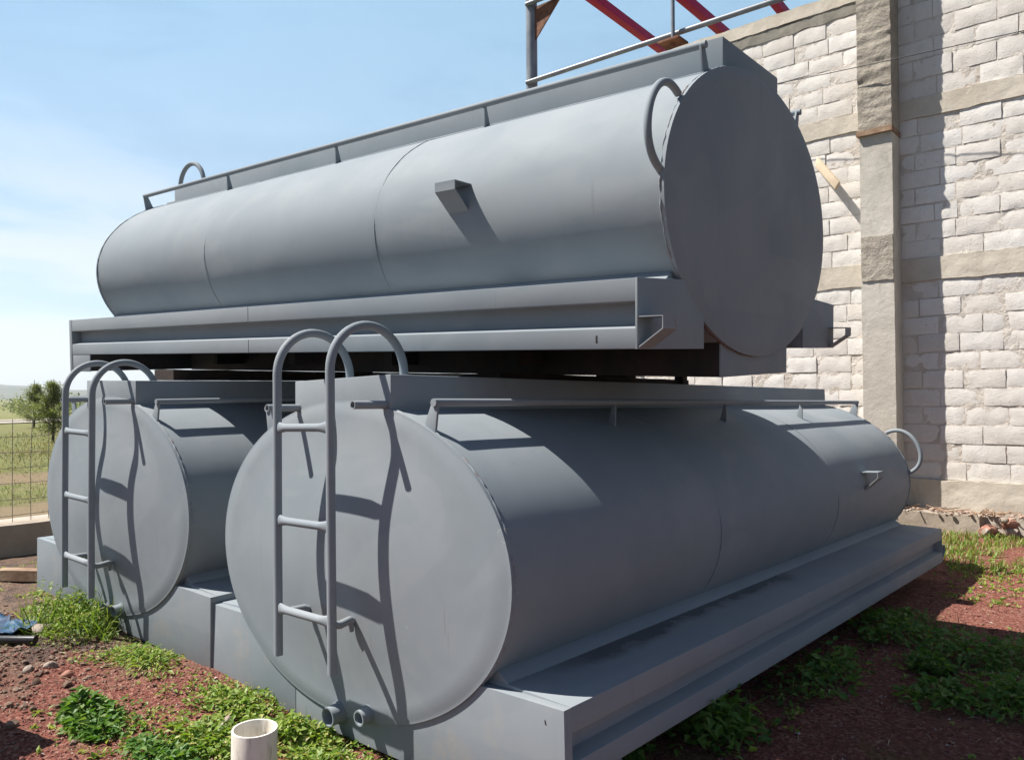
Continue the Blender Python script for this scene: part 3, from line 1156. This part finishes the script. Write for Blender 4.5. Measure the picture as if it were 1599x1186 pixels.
G_TANK = 'grey steel tanks stacked beside the wall'
tank_a = build_tank()
tank_b = copy_tree(tank_a)
tank_c = copy_tree(tank_a)
for o, M, lab in ((tank_a, MAT_A, 'nearest grey steel tank on the ground, its ladder and two drain pipes in full view'),
                  (tank_b, MAT_B, 'grey steel tank at left on the ground, partly hidden, weeds growing round its ladder foot'),
                  (tank_c, MAT_C, 'grey steel tank lying crosswise on top of the two lower tanks')):
    o.matrix_world = M @ Matrix.Translation(BASE)
    tag(o, lab, 'tank', G_TANK)
# the ladder of the left tank hangs lower
for ch in tank_b.children:
    if ch.name.startswith('ladder'):
        ch.location.z -= 0.10
# sheet joints and a weep slot on the upper tank's near skirt
for ch in list(tank_c.children):
    if ch.name.startswith('side_skirt') and max(v.co.x for v in ch.data.vertices) > 0.9:
        for nm, y0, y1, za, zb in (('joint_line', 2.310, 2.3135, -0.4415, -0.361), ('joint_line', 2.310, 2.3135, -0.611, -0.540), ('weep_slot', 4.556, 4.564, -0.590, -0.562)):
            mb = MB()
            mb.box((1.1695, y0, za), (1.1706, y1, zb))
            mb.build(nm, M_CHASSIS, ch, 0, 35, BASE)
# a small dark nick in the front plate of the nearest tank
for ch in list(tank_a.children):
    if ch.name.startswith('front_plate'):
        mb = MB()
        mb.prism([(1.090, -0.405), (1.097, -0.409), (1.099, -0.424), (1.092, -0.420)], 1, 0.0086, 0.012)
        mb.build('nick', M_CHASSIS, ch, 0, 35, BASE)
# rain stains on the ledge of the front tank only
for ch in tank_a.children:
    if ch.name.startswith('side_skirt') and max(v.co.x for v in ch.data.vertices) > 0.9:
        ch.data = ch.data.copy()
        ch.data.materials[0] = M_PAINT_WET


# timbers laid along the tops of the lower tanks, carrying the upper tank
def packing():
    for M, xa, xb, y0, y1, own in ((MAT_B, -0.05, 0.20, 0.30, 3.10, 'left lower tank'), (MAT_A, -0.02, 0.24, 0.75, 2.55, 'nearest lower tank')):
        IB = MAT_C.inverted()

        def gap(y):
            w = M @ Vector(((xa + xb) / 2, y, 0.748))
            l = IB @ w
            return (MAT_C @ Vector((l.x, l.y, -0.737))).z - w.z, l.x
        g = [(gap(y), y) for y in np.linspace(y0, y1, 60)]
        under = [(gg, y) for (gg, lx), y in g if abs(lx) < 0.43]
        h = min(gg for gg, y in under) - 0.004
        mb = MB()
        rough_slab(mb, xa, xb, y0, y1, 0.750, 0.748 + h, 0.06, 0.002, 6, xa)
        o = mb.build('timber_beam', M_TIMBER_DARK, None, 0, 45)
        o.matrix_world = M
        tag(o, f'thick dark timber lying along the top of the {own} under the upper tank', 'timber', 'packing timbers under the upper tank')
        gg, y = max(under)
        if gg - h > 0.012:
            mb = MB()
            mb.box((xa + 0.02, y - 0.05, 0.7485 + h), (xb - 0.02, y + 0.05, 0.748 + gg - 0.006))
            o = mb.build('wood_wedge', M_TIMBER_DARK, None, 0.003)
            o.matrix_world = M
            tag(o, f'small dark wedge between the timber on the {own} and the upper tank', 'wedge')
    # prop under the far skirt
    bot = MAT_A @ Vector((0.24, 2.45, 0.748))
    l = MAT_C.inverted() @ bot
    top = MAT_C @ Vector((l.x, l.y, -0.612))
    mb = MB()
    mb.box((-0.03, -0.03, 0), (0.03, 0.03, top.z - bot.z - 0.003))
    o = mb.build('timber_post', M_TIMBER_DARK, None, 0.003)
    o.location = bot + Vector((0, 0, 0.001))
    tag(o, 'short dark wooden prop standing on the nearest lower tank under the upper one', 'prop')


packing()


# ------------------------------------------------------------------ steel frame behind the wall
def build_frame():
    root = empty('steel_gantry', Vector((-7.44, 9.1, -1.45)))
    tag(root, 'grey and red steel frame rising behind the block wall above the upper tank', 'steel frame')
    o0 = Vector((-7.44, 9.1, -1.45))
    mb = MB()
    mb.tube([(-7.44, 9.12, -1.45), (-7.44, 9.12, 7.2)], 0.088, 24)
    P = lambda m, n, mt, b=0.0: m.build(n, mt, root, b, 40, o0)
    P(mb, 'column', M_STEEL)
    d = Vector((3.585, 0.20, 0.05)).normalized()
    p0 = Vector((-7.38, 9.02, 4.765))
    for z, nm in ((0, 'guard_rail'), (1.205, 'guard_rail')):
        mb = MB()
        a = p0 + Vector((-0.08, 0, z))
        mb.tube([a, a + d * 9.0], 0.036, 14)
        P(mb, nm, M_STEEL)
    mb = MB()
    mb.prism([(-7.37, 5.93), (-6.85, 5.93), (-7.37, 5.40)], 1, 9.10, 9.12)
    P(mb, 'gusset_plate', M_RUST)
    mb = MB()
    mb.tube([(-4.98, 9.06, 4.66), (-4.975, 9.06, 7.0)], 0.026, 12)
    post = P(mb, 'post', M_STEEL)
    mb = MB()
    mb.box((-5.14, 8.93, 4.625), (-4.83, 9.20, 4.655))
    mb.tube([(-4.98, 9.06, 4.2), (-4.98, 9.06, 4.63)], 0.03, 12)
    mb.build('base_plate', M_RUST, post, 0.002, 40, o0)
    mb = MB()
    mb.tube([(-1.6, 9.35, -1.45), (-1.6, 9.35, 7.0)], 0.08, 20)
    P(mb, 'column', M_STEEL)
    # red beams running away from the wall, high up
    for (xa, ya, za), (xb, yb, zb), r in RED:
        mb = MB()
        a, b = Vector((xa, ya, za)), Vector((xb, yb, zb))
        dd = (b - a).normalized()
        s = dd.cross(Vector((0, 0, 1))).normalized() * r
        u = Vector((0, 0, r * 1.15))
        q = [p + s * i + u * j for p in (a, b) for i, j in ((-1, -1), (1, -1), (1, 1), (-1, 1))]
        mb.add(q, [(0, 1, 2, 3), (4, 7, 6, 5), (0, 4, 5, 1), (1, 5, 6, 2), (2, 6, 7, 3), (3, 7, 4, 0)])
        bm_ = P(mb, 'roof_beam', M_RED, 0.004)
        mb = MB()
        mb.box((b.x - r, b.y - r, -1.45), (b.x + r, b.y + r, b.z - r * 1.15 - 0.001))
        P(mb, 'column', M_STEEL, 0.004)


def unproj(px, py, Y):
    d = Vector(Fv) + Vector(Rv) * ((px - 799.5) / 1205.06) - Vector(Uv) * ((py - 593) / 1205.06)
    return d * (Y / d.y)


def level_to(px, py, z):
    d = Vector(Fv) + Vector(Rv) * ((px - 799.5) / 1205.06) - Vector(Uv) * ((py - 593) / 1205.06)
    return d * (z / d.z)


RED = []
for (xa, ya), (xb, yb), Y0, r in (((914, -12), (1062, 98), 9.25, 0.06), ((1054, -14), (1160, 76), 9.25, 0.056), ((1196, -14), (1246, 46), 9.25, 0.05)):
    a = unproj(xa, ya, Y0)
    b = level_to(xb, yb, a.z)
    RED.append((tuple(a), tuple(b), r))
build_frame()


# ------------------------------------------------------------------ kerb and mesh fence on the left
def build_left():
    mb = MB()
    rough_slab(mb, 0, 0.32, 0, 11.2, 0, 0.30, 0.07, 0.006, 5, 3.0)
    o = mb.build('kerb_wall', M_KERB, None, 0, 45)
    ang = math.atan2(0.02, 1)
    o.location = (-8.05, -2.0, -1.42)
    o.rotation_euler = (0, 0, ang)
    tag(o, 'low brown concrete kerb wall at left carrying a wire mesh fence', 'low wall')
    # wire mesh
    root = empty('mesh_fence', Vector((-7.92, -2.0, -1.12)))
    root.rotation_euler = (0, 0, ang)
    tag(root, 'thin wire mesh fence standing on the low concrete wall at left', 'fence')
    mb = MB()
    rng = random.Random(3)
    for i in range(75):
        y = 0.05 + 0.148 * i
        mb.tube([(rng.uniform(-.004, .004), y, -0.02), (rng.uniform(-.01, .01), y + rng.uniform(-.012, .012), 0.45), (rng.uniform(-.015, .015), y + rng.uniform(-.015, .015), 0.93)], 0.0028, 5)
    for k in range(7):
        z = 0.06 + 0.143 * k
        mb.tube([(rng.uniform(-.006, .006), 0.05 + 0.37 * j, z + rng.uniform(-.008, .008)) for j in range(30)], 0.0026, 5)
    mb.build('wire_mesh', M_WIRE, root, 0, 80)
    for y in (0.1, 2.8, 5.6, 8.3, 10.9):
        mb = MB()
        mb.tube([(0.03, y, -0.04), (0.03, y, 1.0)], 0.011, 8)
        mb.build('fence_post', M_WIRE, root, 0, 60)
    # planks lying by the left tank
    def plank(c, l, w, h, rz, lab, mat):
        mb = MB()
        rough_slab(mb, -l / 2, l / 2, -w / 2, w / 2, 0, h, 0.05, 0.003, 8, c[0])
        o = mb.build('timber_plank', mat, None, 0, 40)
        o.location = c
        o.rotation_euler = (0, rad(-1.5), rz)
        tag(o, lab, 'timber')
    plank((-6.30, 2.03, gh(-6.3, 2.03) + 0.012), 0.75, 0.10, 0.075, rad(28), 'weathered timber beam lying on the soil against the left tank', M_TIMBER)
    plank((-6.62, 2.42, gh(-6.62, 2.42) + 0.006), 0.34, 0.16, 0.10, rad(60), 'short reddish wood block behind the timber beam at left', M_TIMBER_DARK)


build_left()


# ------------------------------------------------------------------ plants
def leaf_cloud(V, F, c, rng, n, rx, ry, h, size, droop=0.3, narrow=0.45, base_fill=0.25):
    """leaves spread through a low mound, larger and flatter outside"""
    for _ in range(n):
        a = rng.uniform(0, 2 * math.pi)
        rr = math.sqrt(rng.random())
        x, y = c[0] + rx * rr * math.cos(a), c[1] + ry * rr * math.sin(a)
        hm = h * (1 - rr ** 2) ** 0.6
        lump = 0.65 + 0.6 * mnoise.noise(Vector((x * 7, y * 7, c[2] * 3)))
        z = gh(x, y) + 0.01 + hm * lump * (base_fill + (1 - base_fill) * rng.random() ** 0.6)
        one_leaf(V, F, (x, y, z), rng, size * rng.uniform(0.55, 1.3), a + rng.gauss(0, 0.9), rng.uniform(-0.25, 0.9) - droop * rr, narrow)


def one_leaf(V, F, p, rng, L, az, el, narrow):
    d = Vector((math.cos(az) * math.cos(el), math.sin(az) * math.cos(el), math.sin(el)))
    s = d.cross(Vector((0, 0, 1)))
    if s.length < 0.1:
        s = Vector((1, 0, 0))
    s.normalize()
    s = (Matrix.Rotation(rng.gauss(0, 0.45), 3, d) @ s)
    u = s.cross(d)
    w = L * narrow
    p = Vector(p)
    dr = Vector((0, 0, -L * rng.uniform(0.0, 0.25)))
    q = [p, p + d * L * 0.45 + s * w * 0.5 + u * w * 0.18, p + d * L * 0.5 - u * w * 0.05, p + d * L * 0.45 - s * w * 0.5 + u * w * 0.18, p + d * L + dr]
    b = len(V)
    V += [tuple(x) for x in q]
    F += [(b, b + 1, b + 2), (b, b + 2, b + 3), (b + 1, b + 4, b + 2), (b + 2, b + 4, b + 3)]


def stems(mb, c, rng, n, rx, ry, h, r=0.004):
    for _ in range(n):
        a = rng.uniform(0, 6.28)
        k = math.sqrt(rng.random()) * 0.9
        x, y = c[0] + rx * k * math.cos(a), c[1] + ry * k * math.sin(a)
        z = gh(x, y) - 0.01
        hh = h * rng.uniform(0.4, 0.95) * (1 - 0.5 * k)
        mb.tube([(x, y, z), (x + rng.gauss(0, 0.02), y + rng.gauss(0, 0.02), z + hh * 0.6), (x + rng.gauss(0, 0.05), y + rng.gauss(0, 0.05), z + hh)], [r, r * 0.8, r * 0.4], 5, False)


def weed(c, rx, ry, h, n, size, lab, seed, mat=M_WEED, group=None, narrow=0.5, lumps=5, cat='weed', nst=14, name='weed_clump'):
    rng = random.Random(seed)
    base = Vector((c[0], c[1], gh(*c)))
    V, F = [], []
    for _ in range(lumps):
        a = rng.uniform(0, 6.28)
        k = math.sqrt(rng.random()) * 0.62
        cx, cy = c[0] + rx * k * math.cos(a), c[1] + ry * k * math.sin(a)
        f = rng.uniform(0.45, 0.75)
        leaf_cloud(V, F, (cx, cy, seed), rng, n // lumps, rx * f, ry * f, h * rng.uniform(0.6, 1.1), size, narrow=narrow)
    # trailing shoots reaching past the clump and thin grassy blades among the leaves
    for _ in range(n // 3):
        a = rng.uniform(0, 6.28)
        k = 0.6 + 1.0 * rng.random() ** 1.5
        x, y = c[0] + rx * k * math.cos(a), c[1] + ry * k * math.sin(a)
        if y > 1.97 and x < -1.5 and mat is M_WEED:
            continue
        if fbm(x * 6, y * 6, seed * 1.7, 3) < -0.05:
            continue
        one_leaf(V, F, (x, y, gh(x, y) + rng.uniform(0.004, 0.03)), rng, size * rng.uniform(0.4, 1.0), rng.uniform(0, 6.28), rng.uniform(-0.2, 0.7), narrow)
    for _ in range(n // 11):
        a = rng.uniform(0, 6.28)
        k = math.sqrt(rng.random()) * 1.05
        x, y = c[0] + rx * k * math.cos(a), c[1] + ry * k * math.sin(a)
        one_leaf(V, F, (x, y, gh(x, y)), rng, h * rng.uniform(0.3, 0.95), rng.uniform(0, 6.28), rng.uniform(0.4, 1.45), 0.028)
    root = empty(name, base)
    tag(root, lab, cat, group)
    mesh_np('leaves', [tuple(Vector(v) - base) for v in V], F, mat, root, None)
    mb = MB()
    stems(mb, c, rng, nst, rx * 0.8, ry * 0.8, h)
    mb.build('stem', mat, root, 0, 80, base)
    return root


GW = 'weed clumps along the front of the tanks'
GS = 'weeds growing in the shade beside the tank'
weed((-4.95, 1.74), 0.34, 0.22, 0.30, 3400, 0.028, 'tall bushy green weed clump around the ladder foot of the left tank', 11, M_WEED, GW, 0.42, 9, nst=40)
weed((-3.55, 1.36), 0.22, 0.13, 0.12, 760, 0.042, 'broad leaved weed clump alone on the red gravel at lower left', 12, M_WEED_DARK, GW, 0.62, 5)
weed((-4.05, 1.78), 0.26, 0.12, 0.10, 600, 0.038, 'grassy weed clump on gravel below the seam between the two lower tanks', 13, M_WEED, GW, 0.32, 5)
weed((-3.30, 1.86), 0.26, 0.13, 0.09, 620, 0.034, 'low weed clump against the bottom left corner of the nearest tank', 14, M_WEED, GW, 0.55, 6)
weed((-3.02, 1.62), 0.28, 0.14, 0.09, 640, 0.036, 'dense weed clump just behind the cream pipe stub', 15, M_WEED, GW, 0.6, 6)
weed((-2.78, 1.86), 0.22, 0.09, 0.12, 600, 0.035, 'leafy weed clump left of the drain pipes of the nearest tank', 16, M_WEED, GW, 0.55, 5)
weed((-2.45, 1.78), 0.28, 0.12, 0.07, 560, 0.032, 'low weed clump on the soil right below the two drain pipes', 17, M_WEED, GW, 0.55, 6)
weed((-3.05, 1.42), 0.22, 0.10, 0.08, 480, 0.036, 'small dark weed clump left of the cream pipe stub', 18, M_WEED_DARK, GW, 0.6, 4)
weed((-1.50, 3.05), 0.13, 0.20, 0.30, 380, 0.055, 'upright broad leaved weed against the lower edge of the nearest tank', 21, M_WEED_DARK, GS, 0.6, 4)
weed((-1.72, 2.62), 0.14, 0.20, 0.16, 480, 0.048, 'weed under the near end of the tank skirt at the bottom edge', 22, M_WEED_DARK, GS, 0.6, 4)
weed((-1.40, 3.95), 0.17, 0.36, 0.16, 520, 0.044, 'trailing weed under the middle of the tank skirt in shade', 23, M_WEED_DARK, GS, 0.55, 6)
weed((-1.25, 5.05), 0.28, 0.36, 0.16, 760, 0.042, 'bushy shaded weed beside the far end of the tank skirt', 24, M_WEED_DARK, GS, 0.55, 7)
weed((-0.80, 4.80), 0.30, 0.30, 0.17, 620, 0.044, 'bushy weed on red soil at right, its top leaves catching the sun', 25, M_WEED_DARK, GS, 0.55, 7)
weed((-0.58, 4.20), 0.24, 0.28, 0.18, 640, 0.044, 'dense shaded weed cut by the right edge of the view', 26, M_WEED_DARK, GS, 0.55, 7)
weed((-0.84, 4.02), 0.18, 0.16, 0.10, 260, 0.05, 'low shaded weed in front of the dense one at right', 27, M_WEED_DARK, GS, 0.55, 4)
weed((-1.02, 4.45), 0.14, 0.12, 0.12, 300, 0.05, 'small shaded weed on bare red soil between larger ones', 28, M_WEED_DARK, GS, 0.55, 4)


def allowed(x, y):
    """bare ground where small things may lie: not under the tanks"""
    if -3.80 < x < -1.40 and 1.98 < y < 6.75:
        return False
    if -6.10 < x < -3.75 and 1.95 < y < 6.75:
        return False
    return True


def build_small_plants():
    rng = random.Random(31)
    V, F = [], []
    n = 0
    while n < 2600:                                     # seedlings in loose patches
        x, y = rng.uniform(-7.4, 0.4), rng.uniform(0.7, 7.6)
        if not allowed(x, y):
            continue
        pv = fbm(x * 1.5, y * 1.5, 8.8, 4)
        if pv < rng.uniform(-0.05, 0.5):
            continue
        z = gh(x, y)
        for _ in range(rng.randint(3, 7)):
            one_leaf(V, F, (x + rng.gauss(0, .012), y + rng.gauss(0, .012), z + 0.004), rng, rng.uniform(0.015, 0.042), rng.uniform(0, 6.28), rng.uniform(0.0, 1.0), 0.45)
        n += 1
    tag(mesh_np('seedlings', V, F, M_WEED, None, None), kind='stuff')
    # creeping cover between the clumps in front of the nearest tank
    V, F = [], []
    for _ in range(2600):
        x, y = rng.uniform(-4.4, -2.1), rng.uniform(1.45, 1.99)
        if fbm(x * 3.2, y * 3.2, 3.3, 3) < 0.02 + 0.5 * (1.74 - y) + (0.12 if x < -3.5 else 0):
            continue
        one_leaf(V, F, (x, y, gh(x, y) + rng.uniform(0.0, 0.03)), rng, rng.uniform(0.014, 0.034), rng.uniform(0, 6.28), rng.uniform(-0.1, 0.8), 0.5)
    tag(mesh_np('ground_cover', V, F, M_WEED, None, None), kind='stuff')

    V2, F2 = [], []
    for _ in range(900):
        x, y = rng.uniform(-6.5, 0.3), rng.uniform(0.7, 7.5)
        if not allowed(x, y):
            continue
        one_leaf(V2, F2, (x, y, gh(x, y) + 0.006), rng, rng.uniform(0.03, 0.11), rng.uniform(0, 6.28), rng.uniform(-0.03, 0.12), 0.035)
    tag(mesh_np('straw', V2, F2, M_STRAW, None, None), kind='stuff')

    def blade(V, F, x, y, z, h, lean, w):
        a = rng.uniform(0, 6.28)
        dx, dy = math.cos(a), math.sin(a)
        b = len(V)
        V.extend([(x - dy * w, y + dx * w, z), (x + dy * w, y - dx * w, z),
                  (x + dx * lean * 0.4 + dy * w * 0.7, y + dy * lean * 0.4 - dx * w * 0.7, z + h * 0.6), (x + dx * lean * 0.4 - dy * w * 0.7, y + dy * lean * 0.4 + dx * w * 0.7, z + h * 0.6),
                  (x + dx * lean, y + dy * lean, z + h)])
        F.extend([(b, b + 1, b + 2, b + 3), (b + 3, b + 2, b + 4)])
    # bright grass strip at the foot of the wall
    V, F = [], []
    for _ in range(9000):
        x, y = rng.uniform(-2.6, 1.6), rng.uniform(6.95, 8.5)
        if fbm(x * 1.8, y * 1.8, 5.5, 3) < -0.16 - 0.3 * (y - 7.5):
            continue
        blade(V, F, x, y, gh(x, y), rng.uniform(0.02, 0.075), rng.uniform(0.01, 0.07), 0.005)
    tag(mesh_np('grass', V, F, M_GRASS, None, None), kind='stuff')
    # dry and green grass of the field
    V, F = [], []
    for _ in range(34000):
        d = 8.4 + 26 * rng.random() ** 1.7
        x = -d
        y = d * rng.uniform(0.12, 0.62)
        if (-11.6 < x < -8.3 and rng.random() < 0.97) or (-15.9 < x < -14.3 and rng.random() < 0.85):
            continue
        s = 0.6 + 0.04 * d
        blade(V, F, x, y, gh(x, y) - 0.01, rng.uniform(0.02, 0.075) * s, rng.uniform(0.01, 0.08), 0.0035 * s)
    tag(mesh_np('grass', V, F, M_FIELD, None, None), kind='stuff')
    # scrub on the bank
    V, F = [], []
    for _ in range(9000):
        x, y = -16.7 + rng.gauss(0, 0.8), rng.uniform(2.0, 9)
        if fbm(x * 0.9, y * 0.9, 2.5, 3) < 0.0:
            continue
        one_leaf(V, F, (x, y, gh(x, y) + rng.uniform(0, 0.26)), rng, rng.uniform(0.03, 0.08), rng.uniform(0, 6.28), rng.uniform(0, 1.2), 0.3)
    tag(mesh_np('scrub', V, F, M_DRY, None, None), kind='stuff')


build_small_plants()


# ------------------------------------------------------------------ trees
def tree(c, h, crown_r, seed, lab, nl=9000):
    rng = random.Random(seed)
    gz = gh(c[0], c[1])
    root = empty('field_tree', Vector((c[0], c[1], gz)))
    tag(root, lab, 'tree', 'small trees in the field')
    mb = MB()
    mb.tube([(0, 0, -0.05), (0.02, 0.01, h * 0.35), (0.0, 0.03, h * 0.7), (0.03, 0, h * 0.97)], [h * 0.022, h * 0.017, h * 0.010, h * 0.003], 8)
    tips = []
    for i in range(46):
        f = rng.uniform(0.13, 0.97)
        a = rng.uniform(0, 6.28)
        ln = crown_r * (1.0 - 0.85 * max(0, (f - 0.25) / 0.75)) * rng.uniform(0.55, 1.2)
        p0 = Vector((0.01, 0.01, h * f * 0.9))
        p2 = p0 + Vector((math.cos(a) * ln, math.sin(a) * ln, ln * rng.uniform(0.25, 0.7)))
        p1 = (p0 + p2) / 2 + Vector((0, 0, ln * 0.05))
        mb.tube([p0, p1, p2], [h * 0.006, h * 0.004, h * 0.0015], 5, False)
        tips.append((p0, p2))
    mb.build('trunk', M_BARK, root, 0, 80)
    V, F = [], []
    for _ in range(nl):
        p0, p2 = rng.choice(tips)
        f = rng.uniform(0.25, 1.08)
        p = p0.lerp(p2, f) + Vector((rng.gauss(0, 1), rng.gauss(0, 1), rng.gauss(0, 0.9))) * crown_r * 0.12
        one_leaf(V, F, p, rng, crown_r * rng.uniform(0.07, 0.16), rng.uniform(0, 6.28), rng.uniform(-0.4, 1.1), 0.32)
    mesh_np('crown', V, F, M_TREE, root, None)


tree((-27.3, 9.10), 2.05, 0.64, 5, 'small feathery tree nearest in the field at left, thin bare trunk')
tree((-41.0, 12.85), 2.35, 0.74, 9, 'small round tree farther back to the left of the other field tree')
tree((-27.6, 10.6), 1.75, 0.62, 13, 'low bushy tree mostly hidden behind the left tank', 6000)


def far_trees():
    rng = random.Random(77)
    V, F = [], []
    for _ in range(150):
        a = rad(rng.uniform(62, 95))
        d = rng.uniform(210, 330)
        cx, cy = -math.sin(a) * d, math.cos(a) * d
        r = rng.uniform(1.4, 3.4)
        hh = rng.uniform(2.0, 5.0)
        for _ in range(90):
            p = Vector((cx + rng.gauss(0, r * .5), cy + rng.gauss(0, r * .5), gh(cx, cy) + abs(rng.gauss(hh * 0.5, hh * 0.28))))
            one_leaf(V, F, p, rng, rng.uniform(0.5, 1.1), rng.uniform(0, 6.28), rng.uniform(-0.3, 1.2), 0.7)
    tag(mesh_np('distant_trees', V, F, M_TREE, None, None), kind='stuff')


far_trees()


# ------------------------------------------------------------------ things on the ground
def build_litter():
    # cream plastic pipe stub
    c = Vector((-2.575, 1.527, 0))
    gz = gh(c.x, c.y)
    mb = MB()
    z1 = -1.205 - gz
    mb.pipe((0, 0, -0.10), (0.006, 0.0, z1), 0.0805, 0.0725, 48)
    o = mb.build('pipe_stub', M_PVC, None, 0.0015, 40)
    o.location = (c.x, c.y, gz)
    tag(o, 'cream plastic pipe stub standing upright in the weeds at the bottom edge', 'pipe')
    # blue cloth and black hose at the left edge
    rng = random.Random(6)
    V, F = [], []
    nx, ny = 26, 16
    for j in range(ny):
        for i in range(nx):
            u, v = i / (nx - 1), j / (ny - 1)
            x = -5.38 + 0.42 * u + 0.05 * fbm(u * 3, v * 3, 1, 2)
            y = 1.34 + 0.20 * v + 0.06 * u + 0.03 * fbm(u * 3, v * 2, 5, 2)
            fold = 0.035 * math.sin(v * 11 + 3 * u) + 0.03 * fbm(u * 5, v * 5, 2, 3)
            V.append((x, y, gh(x, y) + 0.055 + fold * (0.4 + 0.6 * (1 - u))))
    for j in range(ny - 1):
        for i in range(nx - 1):
            F.append((j * nx + i, j * nx + i + 1, (j + 1) * nx + i + 1, (j + 1) * nx + i))
    o = mesh_np('blue_cloth', V, F, M_CLOTH, None, 60)
    sm = o.modifiers.new('thick', 'SOLIDIFY')
    sm.thickness = 0.006
    tag(o, 'crumpled blue cloth lying on the dirt at the left edge', 'cloth')
    mb = MB()
    pts = [(-5.45, 1.30), (-5.2, 1.31), (-5.0, 1.37), (-4.86, 1.42), (-4.74, 1.50)]
    mb.tube([(x, y, gh(x, y) + 0.028) for x, y in pts], 0.022, 12)
    o = mb.build('black_hose', M_BLACKPIPE, None, 0, 60)
    tag(o, 'short black hose lying in front of the blue cloth', 'hose')
    # bigger stones
    big = [(-4.93, 1.60, 0.062, 'tan rounded stone beside the big weed clump of the left tank'),
           (-5.25, 1.66, 0.055, 'grey stone at the left edge above the blue cloth'),
           (-5.42, 1.78, 0.05, 'pale stone at the left edge on the soil'),
           (-4.33, 1.44, 0.036, 'pale flat stone in the dirt heap, one of the nearest two'),
           (-4.38, 1.36, 0.032, 'small pale stone beside the flat one in the dirt heap'),
           (-4.20, 1.47, 0.034, 'orange brown clod at the gravel edge of the dirt heap'),
           (-3.12, 1.72, 0.038, 'pale stone among the weeds behind the cream pipe stub')]
    for i, (x, y, r, lab) in enumerate(big):
        stone(None, (x, y, gh(x, y) + r * 0.3), r, 40 + i, 0.75, M_STONE_RED if i == 5 else M_STONE, 'stone', 3, lab, 'loose stones on the ground at left')
    # clods and pebbles
    mb = MB()
    for i in range(1500):
        x, y = rng.gauss(-4.75, 0.62), rng.gauss(1.30, 0.28)
        if not allowed(x, y):
            continue
        r = 0.004 + 0.012 * rng.random() ** 2.2 + (rng.uniform(0.006, 0.014) if rng.random() < 0.06 else 0)
        stone(mb, (x, y, gh(x, y) + r * 0.3), r, 1000 + i, 0.75, sub=1)
    tag(mb.build('dirt_clods', simple_mat('soil_clod', (0.11, 0.07, 0.052), (0.27, 0.19, 0.145), 6, 0.95, 0.6, 0.01, 60), None, 0, 30), kind='stuff')
    V, F = [], []
    base = [Vector(p) for p in ((1, 0, 0), (-1, 0, 0), (0, 1, 0), (0, -1, 0), (0, 0, 1), (0, 0, -1))]
    fc = [(0, 2, 4), (2, 1, 4), (1, 3, 4), (3, 0, 4), (2, 0, 5), (1, 2, 5), (3, 1, 5), (0, 3, 5)]
    n = 0
    while n < 15000:
        x, y = rng.uniform(-5.6, 0.2), rng.uniform(0.75, 6.6)
        if not allowed(x, y):
            continue
        if y > 2.4 and rng.random() < 0.45:
            continue
        r = rng.uniform(0.003, 0.0085) if rng.random() < 0.94 else rng.uniform(0.009, 0.016)
        z = gh(x, y) + r * 0.3
        rot = Matrix.Rotation(rng.uniform(0, 6.28), 3, 'Z') @ Matrix.Rotation(rng.uniform(0, 1.5), 3, 'X')
        b = len(V)
        for p in base:
            q = rot @ (p * r * rng.uniform(0.6, 1.2))
            V.append((x + q.x, y + q.y, z + q.z * 0.8))
        F += [tuple(b + i for i in f) for f in fc]
        n += 1
    gm, t, bs = new_mat('gravel')
    g = N(t, 'ShaderNodeNewGeometry')
    r = ramp(t, [(0, (0.11, 0.04, 0.032)), (0.55, (0.215, 0.08, 0.06)), (0.9, (0.30, 0.14, 0.105)), (0.97, (0.42, 0.34, 0.29)), (1, (0.5, 0.44, 0.38))])
    t.links.new(g.outputs['Random Per Island'], r.inputs[0])
    t.links.new(r.outputs[0], bs.inputs['Base Color'])
    bs.inputs['Roughness'].default_value = 0.95
    tag(mesh_np('gravel', V, F, gm, None, 40), kind='stuff')


build_litter()


def shadow_block_pile():
    # blocks added out of view beyond the left edge to shade the corner
    rng = random.Random(2)
    for i, (x, y, z, rz) in enumerate(((-4.06, 0.80, 0, 0.3), (-4.05, 0.81, 0.21, 0.42), (-4.07, 0.80, 0.42, 0.25))):
        mb = MB()
        rough_slab(mb, -0.24, 0.24, -0.10, 0.10, 0.0, 0.205, 0.05, 0.003, 8, i * 3.0)
        o = mb.build('shadow_caster_block', M_KERB, None, 0, 45)
        o.location = (x, y, gh(-4.06, 0.8) - 0.02 + z)
        o.rotation_euler = (0, 0, rz)
        tag(o, 'unseen block added beyond the left edge to cast the corner shadow', 'block', 'added shadow casting blocks')


shadow_block_pile()


def build_haze():
    mb = MB()
    mb.box((-6500, -6500, -12), (6500, 6500, 130))
    m = bpy.data.materials.new('haze')
    m.use_nodes = True
    t = m.node_tree
    t.nodes.clear()
    out = N(t, 'ShaderNodeOutputMaterial')
    v = N(t, 'ShaderNodeVolumePrincipled')
    v.inputs['Color'].default_value = (0.86, 0.92, 1.0, 1)
    v.inputs['Density'].default_value = HAZE
    v.inputs['Anisotropy'].default_value = 0.2
    t.links.new(v.outputs[0], out.inputs['Volume'])
    tag(mb.build('haze', m, None, 0, None), kind='stuff')


HAZE = 0.0002
build_haze()
